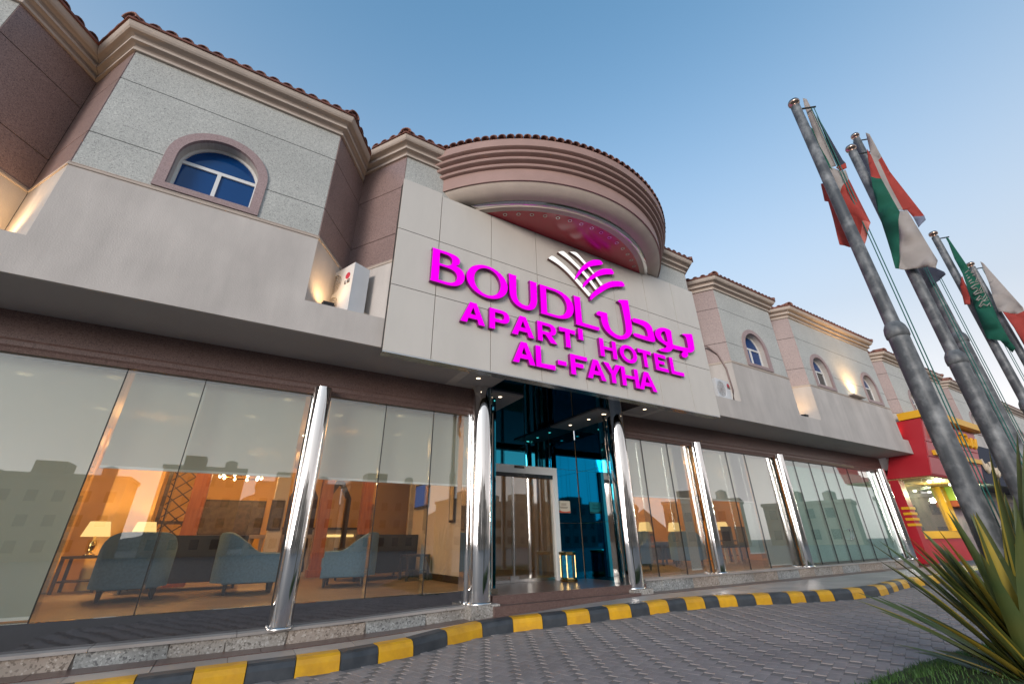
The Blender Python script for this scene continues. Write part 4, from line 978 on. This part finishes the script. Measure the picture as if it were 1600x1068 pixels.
cp = tag(MB().tube([(8.95, 6.2, 5.72), (9.15, 6.1, 5.78), (9.42, 5.93, 5.74), (9.60, 5.80, 5.5), (9.68, 5.72, 5.1), (9.70, 5.70, 4.5), (9.68, 5.72, 4.28)], .022, 8).build('conduit', 'pgran', smooth=True), 'curved pipe bending down the pink granite to the right air conditioner', 'pipe')
def flood(loc, rz, label, e=12, aim=(0, 0, 1), spot=80):
    f = thing('flood_light', label, 'flood light', loc, rz, 'ledge flood lights')
    m = MB(); m.add([(-.06, -.05, .03), (.06, -.05, .03), (.06, .05, .03), (-.06, .05, .03), (-.075, -.065, .10), (.075, -.065, .10), (.075, .065, .12), (-.075, .065, .12)], [(0,3,2,1),(0,1,5,4),(1,2,6,5),(2,3,7,6),(3,0,4,7)]); m.build('housing', 'black', f, fix=False)
    MB().box(-.055, .055, -.045, .045, .085, .088).build('lens', 'spotw', f)
    for s_ in (-.08, .08): MB().box(s_-.006, s_+.006, -.012, .012, 0, .10).build('bracket', 'black', f)
    v = Vector(aim).normalized(); q = v.to_track_quat('-Z', 'Y').to_euler()
    lamp('flood_beam', 'SPOT', (0, 0, .12), e, (1, .62, .28), f, .07, q, spot, 1.0)
flood((.46, 5.74, ZL), 0, 'small black flood light on ledge beside twin fan air conditioner', 9, (-.3, .3, 1), 150)
flood((-3.02, 5.9, ZL), 0, 'small black flood light in the notch at the left end', 20, (.1, .35, 1), 140)
flood((12.88, 5.72, ZL), 0, 'small black flood light in the notch beside single arched window', 12, (.3, .3, 1), 140)
flood((19.05, 5.75, ZL), 0, 'small black flood light next to the red shop sign', 6, (.3, .3, 1), 100)
fx = thing('wall_uplight', 'flat uplight between the two arched windows washing the cornice', 'light', (16.2, YF-.09, ZB+.045), group='wall uplights')
MB().box(-.42, .42, -.06, .08, 0, .035).build('housing', 'cornice', fx); MB().box(-.4, .4, -.05, .07, .036, .04).build('lens', 'spotw', fx)
lamp('uplight_beam', 'SPOT', (0, -.10, .06), 120, (1, .6, .25), fx, .12, (R(178), 0, 0), 140, 1)

# ------------------------------------------------------------------ neighbour shop
shop = thing('red_shop', 'red and yellow shop with lit soffit next to the hotel', 'shop')
m = MB(); m.hexa([(19.22, 5.40, 3.05), (24.4, 5.40, 3.05), (24.4, 6.6, 3.05), (19.22, 6.6, 3.05)], [(19.22, 5.06, 4.88), (24.4, 5.06, 4.88), (24.4, 5.85, 4.88), (19.22, 5.85, 4.88)]); m.build('sign_box', 'shopred', shop)
def sl(z): return 5.40-(z-3.05)/1.83*.34
for z0, z1 in ((3.10, 3.62), (3.66, 4.10), (4.14, 4.80)):
    MB().hexa([(19.3, sl(z0)-.03, z0), (24.3, sl(z0)-.03, z0), (24.3, sl(z0), z0), (19.3, sl(z0), z0)], [(19.3, sl(z1)-.03, z1), (24.3, sl(z1)-.03, z1), (24.3, sl(z1), z1), (19.3, sl(z1), z1)]).build('sign_panel', 'shoppink', shop)
m = MB(); m.hexa([(19.15, 4.78, 4.90), (24.7, 4.78, 4.90), (24.7, 5.62, 4.90), (19.15, 5.62, 4.90)], [(19.15, 4.78, 5.14), (24.7, 4.78, 5.14), (24.7, 5.62, 5.14), (19.15, 5.62, 5.14)]); m.build('yellow_hood', 'shopyel', shop)
MB().box(19.6, 24.2, sl(3.8)-.11, sl(3.8)-.03, 3.70, 3.86).build('yellow_bar', 'shopyel', shop)
for x0 in (19.65, 22.35, 22.85, 23.35, 23.8):      # worn, unreadable raised strokes
    zz = 4.24; q = [(x0, zz+.34), (x0+.03, zz+.1), (x0+.16, zz+.04), (x0+.3, zz+.12), (x0+.34, zz+.4), (x0+.2, zz+.46)]
    MB().tube([(u, sl(v)-.065, v) for u, v in q[:(6 if x0 < 23 else 5)]], .05, 8).build('raised_stroke', 'shopyel', shop)
for i in range(11):
    MB().box(19.24, 24.4, 5.44+i*.105, 5.44+i*.105+.085, 3.0, 3.04).build('soffit_slat', 'slat', shop)
MB().box(19.22, 19.62, 6.3, 6.7, .45, 3.0).build('pillar', 'shopred', shop)
for i in range(4): MB().box(19.20, 19.66, 6.27, 6.5, 1.55+i*.17, 1.63+i*.17).build('yellow_band', 'shopyel', shop)
MB().box(19.63, 27, 6.75, 6.9, .4, 3.4).build('back_wall', 'shopint', shop); MB().box(19.63, 24.2, 6.6, 6.74, .4, 1.15).build('stall_riser', 'shopred', shop)
MB().box(19.63, 24.2, 6.55, 6.66, 1.16, 1.40).build('sill', 'shopyel', shop); MB().box(23.5, 24.0, 6.5, 6.66, 1.41, 3.0).build('post', 'shopyel', shop)
MB().box(19.64, 23.49, 6.62, 6.63, 1.41, 3.0).build('window_pane', 'glass', shop); MB().box(24.05, 27, 6.3, 6.7, 2.5, 3.1).build('lime_band', 'shopgreen', shop)
MB().box(24.05, 27, 6.28, 6.72, 2.28, 2.49).build('orange_band', 'cushion', shop)
for x, y, z in ((20.6, 5.9, 2.97), (22.6, 5.9, 2.97), (24.3, 5.7, 2.97), (24.5, 6.1, 2.9), (26, 6.1, 2.9)):
    b = MB().lathe([(0, z-.05), (.05, z-.03), (.06, z), (.05, z+.03)], (x, y), 12, close=False).build('lamp_bulb', 'shoplight', shop)
lamp('shop_light', 'POINT', (21.6, 5.9, 2.7), 45, (.9, 1, .55), shop, .1); lamp('shop_light', 'POINT', (25.2, 5.9, 2.6), 40, (.9, 1, .6), shop, .1)
MB().box(27.01, 46, 6.75, 6.9, .35, 3.4).build('side_wall', 'townwall2', shop)
for i in range(7): MB().box(27.6+i*2.6, 29.6+i*2.6, 6.70, 6.749, .7, 2.7).build('shop_front', 'shopint', shop)
sg = thing('script_shop_sign', 'dark shop sign with cream script lettering beyond the red shop', 'sign', (24.8, 5.3, 0))
MB().box(0, 20, .1, 1.3, 3.05, 4.6).build('board', 'fdark', sg)
for i in range(7):
    m = MB(); x0 = .3+i*.52; z0 = 3.5+.12*math.sin(i*2.1)
    m.tube([(x0, .05, z0+.5*((i+1) % 2)), (x0+.08, .04, z0+.1), (x0+.25, .04, z0), (x0+.42, .04, z0+.12), (x0+.45, .05, z0+.35)], .055, 6); m.build('script_stroke', 'cream', sg)

# ------------------------------------------------------------------ flag poles and flags
PO = [(5.15, 1.26, 6.42), (6.62, 1.23, 6.42), (8.40, 1.43, 8.0), (10.20, 1.39, 6.42), (12.18, 1.39, 6.42)]
PLAB = ['beside the spiky plant, with red and white flag', 'with the red, green and white flag', 'tallest, at the middle of the row', 'carrying the green flag with white script', 'with the white and maroon flag']
ARMD = Vector((RGT0.x, RGT0.y, 0))
for i, (x, y, h) in enumerate(PO):
    p = thing('flag_pole', 'mottled grey steel flag pole '+PLAB[i], 'flag pole', (x, y, 0), group='flag poles in a row')
    z0 = zr(x)-.02; zj = 3.05 if i != 2 else 3.8
    MB().lathe([(.085, z0), (.082, zj-.06)], n=24).build('lower_tube', 'galv', p, smooth=True, sharp=60)
    MB().lathe([(.082, zj-.06), (.092, zj-.05), (.094, zj+.0), (.086, zj+.05), (.062, zj+.10)], n=24, close=False).build('sleeve', 'galv', p, smooth=True)
    MB().lathe([(.062, zj+.10), (.052, h-.08)], n=24, close=False).build('upper_tube', 'galv', p, smooth=True)
    MB().lathe([(.052, h-.08), (.03, h-.06), (.03, h-.04), (.062, h-.03), (.068, h), (.06, h+.025), (.0, h+.035)], n=20, close=False).build('finial', 'finial', p, smooth=True)
    a = ARMD*.26
    MB().tube([(0, 0, h-.13), (a.x, a.y, h-.08)], .012, 8).build('arm', 'black', p)
    for s_ in (.20, .235): MB().tube([(ARMD.x*s_, ARMD.y*s_, h-.1), (ARMD.x*(s_-.07), ARMD.y*(s_-.07), 1.3)], .005, 6).build('rope', 'rope', p)
    MB().box(-.02, .02, -.02, .02, 0, .12).build('cleat', 'black', p, loc=(ARMD.x*.095, ARMD.y*.095, 1.25))
K1 = (1180, 120, .2997); N5 = (1320, 320, .2247)
FLAGS = [
 (0, .16, 'limp red and white flag hanging behind the pole nearest the spiky plant', K1, [
  ('fwhite', [(245,105),(265,110),(330,230),(420,460),(400,482),(380,440),(330,350),(290,250),(255,150)]),
  ('fdark', [(315,195),(340,230),(455,430),(470,445),(425,462),(395,395),(345,262)]),
  ('fred', [(425,462),(470,445),(476,470),(440,485),(420,470)]),
  ('fgreen', [(285,255),(300,270),(335,360),(380,440),(400,482),(408,500),(375,470),(300,330)]),
  ('fwhite', [(400,482),(440,485),(470,480),(485,525),(445,612),(408,540),(380,470)]),
  ('fred', [(485,525),(605,770),(565,757),(545,830),(570,870),(530,880),(490,885),(445,885),(378,645),(358,640),(340,555),(408,540),(445,612)]),
  ('fpink', [(565,757),(605,770),(570,870),(545,830)])]),
 (1, -.15, 'limp red, green and white flag on the second pole', K1, [
  ('fwhite', [(580,300),(600,310),(660,420),(640,430),(700,560),(770,690),(745,690),(655,525),(600,400)]),
  ('fred', [(580,370),(600,400),(655,525),(605,522),(590,450)]),
  ('fred', [(640,430),(660,420),(700,490),(880,720),(820,725),(790,690),(770,690),(700,560)]),
  ('fblue', [(820,725),(880,720),(888,740),(850,780)]),
  ('fgreen', [(605,522),(655,525),(745,690),(752,700),(750,1003),(735,1005),(640,700)]),
  ('fwhite', [(752,694),(790,692),(820,740),(950,955),(945,1005),(890,992),(750,1003)])]),
 (2, -.16, 'dark limp flag end on the tallest pole', N5, [
  ('fdark', [(60,-430),(90,-420),(330,60),(560,400),(640,440),(690,462),(702,480),(650,522),(608,555),(540,440),(300,60),(100,-330)])]),
 (3, -.15, 'limp green flag with white script hanging from its pole', N5, [
  ('fgreen', [(705,225),(720,230),(850,420),(1000,640),(1080,820),(1150,950),(1080,942),(985,925),(900,700),(820,480),(760,370)]),
  ('fgreen', [(1080,942),(1150,950),(1190,1000),(1165,1025),(1130,992)]),
  ('fred', [(800,560),(820,500),(870,640),(872,690),(830,690)])]),
 (4, -.15, 'limp white and maroon flag on the pole at the far end', N5, [
  ('fwhite', [(940,390),(960,400),(1240,715),(1246,735),(1200,755),(1070,745),(1030,640),(1000,540)]),
  ('fred', [(1100,748),(1200,755),(1246,735),(1330,820),(1330,1050),(1260,1000),(1180,860)])])]
for pi, off, lab, (ox, oy, k), regs in FLAGS:
    px_, py_, ph = PO[pi]; P0 = Vector((px_, py_, 0)); nrmv = Vector((px_, py_, 0)).normalized(); sd_ = Vector((nrmv.y, -nrmv.x, 0))
    P1 = P0+nrmv*off
    mats = []; bm = bmesh.new()
    def unp(a, b):
        d = ray(ox+a*k, oy+b*k); t = (P1-CP).dot(nrmv)/d.dot(nrmv); q = CP+d*t; return ((q-P1).dot(sd_), q.z)
    for mat, L in regs:
        if mat not in mats: mats.append(mat)
        vv = [bm.verts.new((s, 0, z)) for s, z in (unp(a, b) for a, b in L)]
        tri = tessellate_polygon([[Vector((v.co.x, v.co.z, 0)) for v in vv]])
        for t in tri:
            try: f = bm.faces.new([vv[j] for j in t]); f.material_index = mats.index(mat)
            except ValueError: pass
    bmesh.ops.remove_doubles(bm, verts=bm.verts, dist=.004)
    for _ in range(4):
        es = [e for e in bm.edges if e.calc_length() > .05]
        if not es: break
        bmesh.ops.subdivide_edges(bm, edges=es, cuts=1)
    bmesh.ops.triangulate(bm, faces=bm.faces)
    for v in bm.verts:
        s, z = v.co.x, v.co.z; u = s*20+(z-ph)*2.2
        fold = .035*math.sin(u)+.018*math.sin(u*2.1+1.3)
        q = sd_*s+nrmv*(off+(fold if off > 0 else fold)); v.co = (q.x, q.y, z)
    me = bpy.data.meshes.new('flag'); bm.to_mesh(me); bm.free()
    for mt in mats: me.materials.append(M[mt])
    me.polygons.foreach_set('use_smooth', [True]*len(me.polygons))
    o = link('flag', me, None, (px_, py_, 0)); tag(o, lab, 'flag', 'flags on the poles')
    md = o.modifiers.new('cloth', 'SOLIDIFY'); md.thickness = .004; md.offset = 0
    if pi == 3:
        for q in range(13):
            t = q/12; a0, b0 = 862+110*t, 455+245*t
            L = [(a0+dx*45, b0+dy*40) for dx, dy in ((-.6, .5+.2*math.sin(q*3)), (-.1, -.1), (.4, .35*math.cos(q*2)), (.75, -.5), (.95, .1))]
            m = MB(); ptsq = []
            for a, b in L:
                s, z = unp(a, b); u = s*20+(z-ph)*2.2; f_ = .035*math.sin(u)+.018*math.sin(u*2.1+1.3); w_ = sd_*s+nrmv*(off+f_-.006); ptsq.append((w_.x, w_.y, z))
            m.tube(ptsq, .009, 5); m.build('script_stroke', 'fwhite', o)

# ------------------------------------------------------------------ lawn and spiky plant
m = MB(); vs_ = []; NX, NY = 26, 14
def lz(x, y):
    e = (2.42-.28*(x-4.6)*.3)-y; e2 = x-3.95
    return zr(x)-.03+.20*sst(min(e, e2)/.9)
for i in range(NX):
    for j in range(NY):
        xx = 3.9+i*.42; yy = -1.2+j*.285; vs_.append((xx, yy, lz(xx, yy)))
m.add(vs_, [(i*NY+j, (i+1)*NY+j, (i+1)*NY+j+1, i*NY+j+1) for i in range(NX-1) for j in range(NY-1)])
lawn = struct(m.build('lawn', 'grass', smooth=True, fix=False))
m = MB()
for _ in range(16000):
    xx = random.uniform(3.95, 9.5); yy = random.uniform(.3, 2.55)
    z = lz(xx, yy)
    if z < zr(xx)-.01: continue
    a = random.uniform(0, 6.28); hh = random.uniform(.02, .05); dx, dy = math.cos(a)*.004, math.sin(a)*.004; lx, ly = random.uniform(-.02, .02), random.uniform(-.02, .02)
    m.add([(xx-dx, yy-dy, z-.004), (xx+dx, yy+dy, z-.004), (xx+lx, yy+ly, z+hh)], [(0, 1, 2)])
g = m.build('grass', 'blade', fix=False); stuff(g); g['label'] = 'short green grass on the lawn mound by the flag poles'
PB = Vector((4.85, 1.2, .22))
plant = thing('spiky_plant', 'spiky strap leaved plant with yellow edged leaves by the flag poles', 'plant', PB)
pn = Vector((PB.x, PB.y, 0)).normalized()
tips = [(1338,924,.0),(1336,936,.1),(1395,1005,.15),(1425,1017,.2),(1350,841,-.1),(1367,871,.1),(1372,843,.3),(1385,880,-.2),(1423,852,.1),(1427,883,-.1),(1488,987,.2),(1514,995,-.15),(1437,825,.2),(1462,822,-.1),(1480,790,.3),(1500,760,.35),(1545,700,.45),(1583,772,.3),(1600,690,.3),(1520,800,-.2),(1410,905,-.3),(1455,860,.4),(1560,740,.5),(1620,720,.1),(1660,760,0),(1440,960,-.35),(1475,900,-.4),(1400,940,.35),(1640,690,-.1),(1700,800,.1),(1720,900,.2),(1690,880,-.3),(1530,860,-.35),(1590,800,-.4),(1500,940,.45),(1416,838,-.25),(1470,850,.15),(1448,845,.0)]
tips += [(a+random.uniform(20, 90), b+random.uniform(-40, 40), dd+random.uniform(-.3, .3)) for a, b, dd in tips[:24]]
for i, (a, b, dd) in enumerate(tips):
    d = ray(a, b); t = (PB+pn*dd*.8-CP).dot(pn)/d.dot(pn); T = CP+d*t-PB
    L = T.length; base = Vector((random.uniform(-.05, .05), random.uniform(-.05, .05), 0)); mid = T*.5+Vector((0, 0, .10*L))+base*.5
    sidev = T.cross(Vector((0, 0, 1))).normalized(); upv = sidev.cross(T).normalized()
    m = MB(); N = 12; w0 = random.uniform(.038, .06); tw = random.uniform(-.6, .6)
    yl = i % 3 == 1
    for j in range(N+1):
        u = j/N; p = base*(1-u)**2+mid*2*u*(1-u)+T*u*u
        w = w0*(.75+.9*u if u < .3 else 1.02*(1-((u-.3)/.7)**1.8)+.004)
        sv = (sidev*math.cos(tw*u)+upv*math.sin(tw*u)); un = sv.cross(T).normalized()
        m.v += [tuple(p-sv*w+un*w*.35), tuple(p-sv*w*.72+un*w*.25), tuple(p), tuple(p+sv*w*.72+un*w*.25), tuple(p+sv*w+un*w*.35)]
    for j in range(N):
        for q in range(4): m.f.append((j*5+q, j*5+q+1, j*5+q+6, j*5+q+5)); m.mi.append(1 if (q in (0, 3) and yl) or (yl and i % 2 and q == 1) else 0)
    m.build('leaf', ['leaf', 'leafy'], plant, smooth=True, fix=False)

# ------------------------------------------------------------------ town across the road (seen in the glass and steel)
tl = ['long flat roofed block with many windows', 'taller pale block with parapet', 'low wide house with two rows of windows', 'narrow four storey house', 'pale stepped building', 'long low shop row', 'square beige block', 'plain end block of the row', 'corner block with water tank', 'tall beige side street block', 'plain side street block', 'last side street block']
for i, (x, w, h, d) in enumerate([(-54, 16, 9, 70), (-36, 12, 11, 74), (-21, 13, 10, 68), (-6, 11, 12.5, 72), (8, 13, 10.5, 70), (24, 15, 11.5, 72), (42, 16, 8.5, 66), (62, 14, 10, 78), (52, 13, 6.2, 46), (66, 12, 6.8, 36), (77, 12, 6, 25), (86, 11, 6.4, 13)]):
    b = thing('town_building', tl[i]+' across the road, mirrored in the hotel glass', 'building', (x, -d, 0), 0 if i < 8 else math.atan2(x, d), group='buildings across the road')
    MB().box(-w/2, w/2, -8, 0, 0, h).build('wall', 'townwall' if i % 2 else 'townwall2', b)
    MB().box(-w/2-.2, w/2+.2, -8.2, .2, h+.001, h+.5).build('parapet', 'townwall2', b)
    MB().box(-w*.3, -w*.05, -5, -1, h+.501, h+2.2).build('stair_tower', 'townwall', b); MB().lathe([(.9, h+.501), (.9, h+1.8), (.3, h+2.1)], (w*.28, -3), 12).build('water_tank', 'townwall2', b)
    for zz in range(int(h/3)):
        for q in range(int(w/2.6)):
            xx = -w/2+1.3+q*2.6; MB().box(xx-.55, xx+.55, .005, .06, 1+zz*3, 2.4+zz*3).build('window', 'darkpane', b)
m = MB(); N = 60; vs_ = []
for i in range(N+1):
    x = -420+14*i; hh = 20+14*math.sin(i*.23)+9*math.sin(i*.61+1)+4*math.sin(i*1.7)
    vs_ += [(x, -330, -1), (x, -380, max(6, hh)), (x, -460, -1)]
m.add(vs_, [(3*i+j, 3*i+3+j, 3*i+4+j, 3*i+1+j) for i in range(N) for j in range(2)])
struct(m.build('hills', 'hill', smooth=True, fix=False))
print('tiles', ntile[0], 'objects', len(bpy.data.objects))
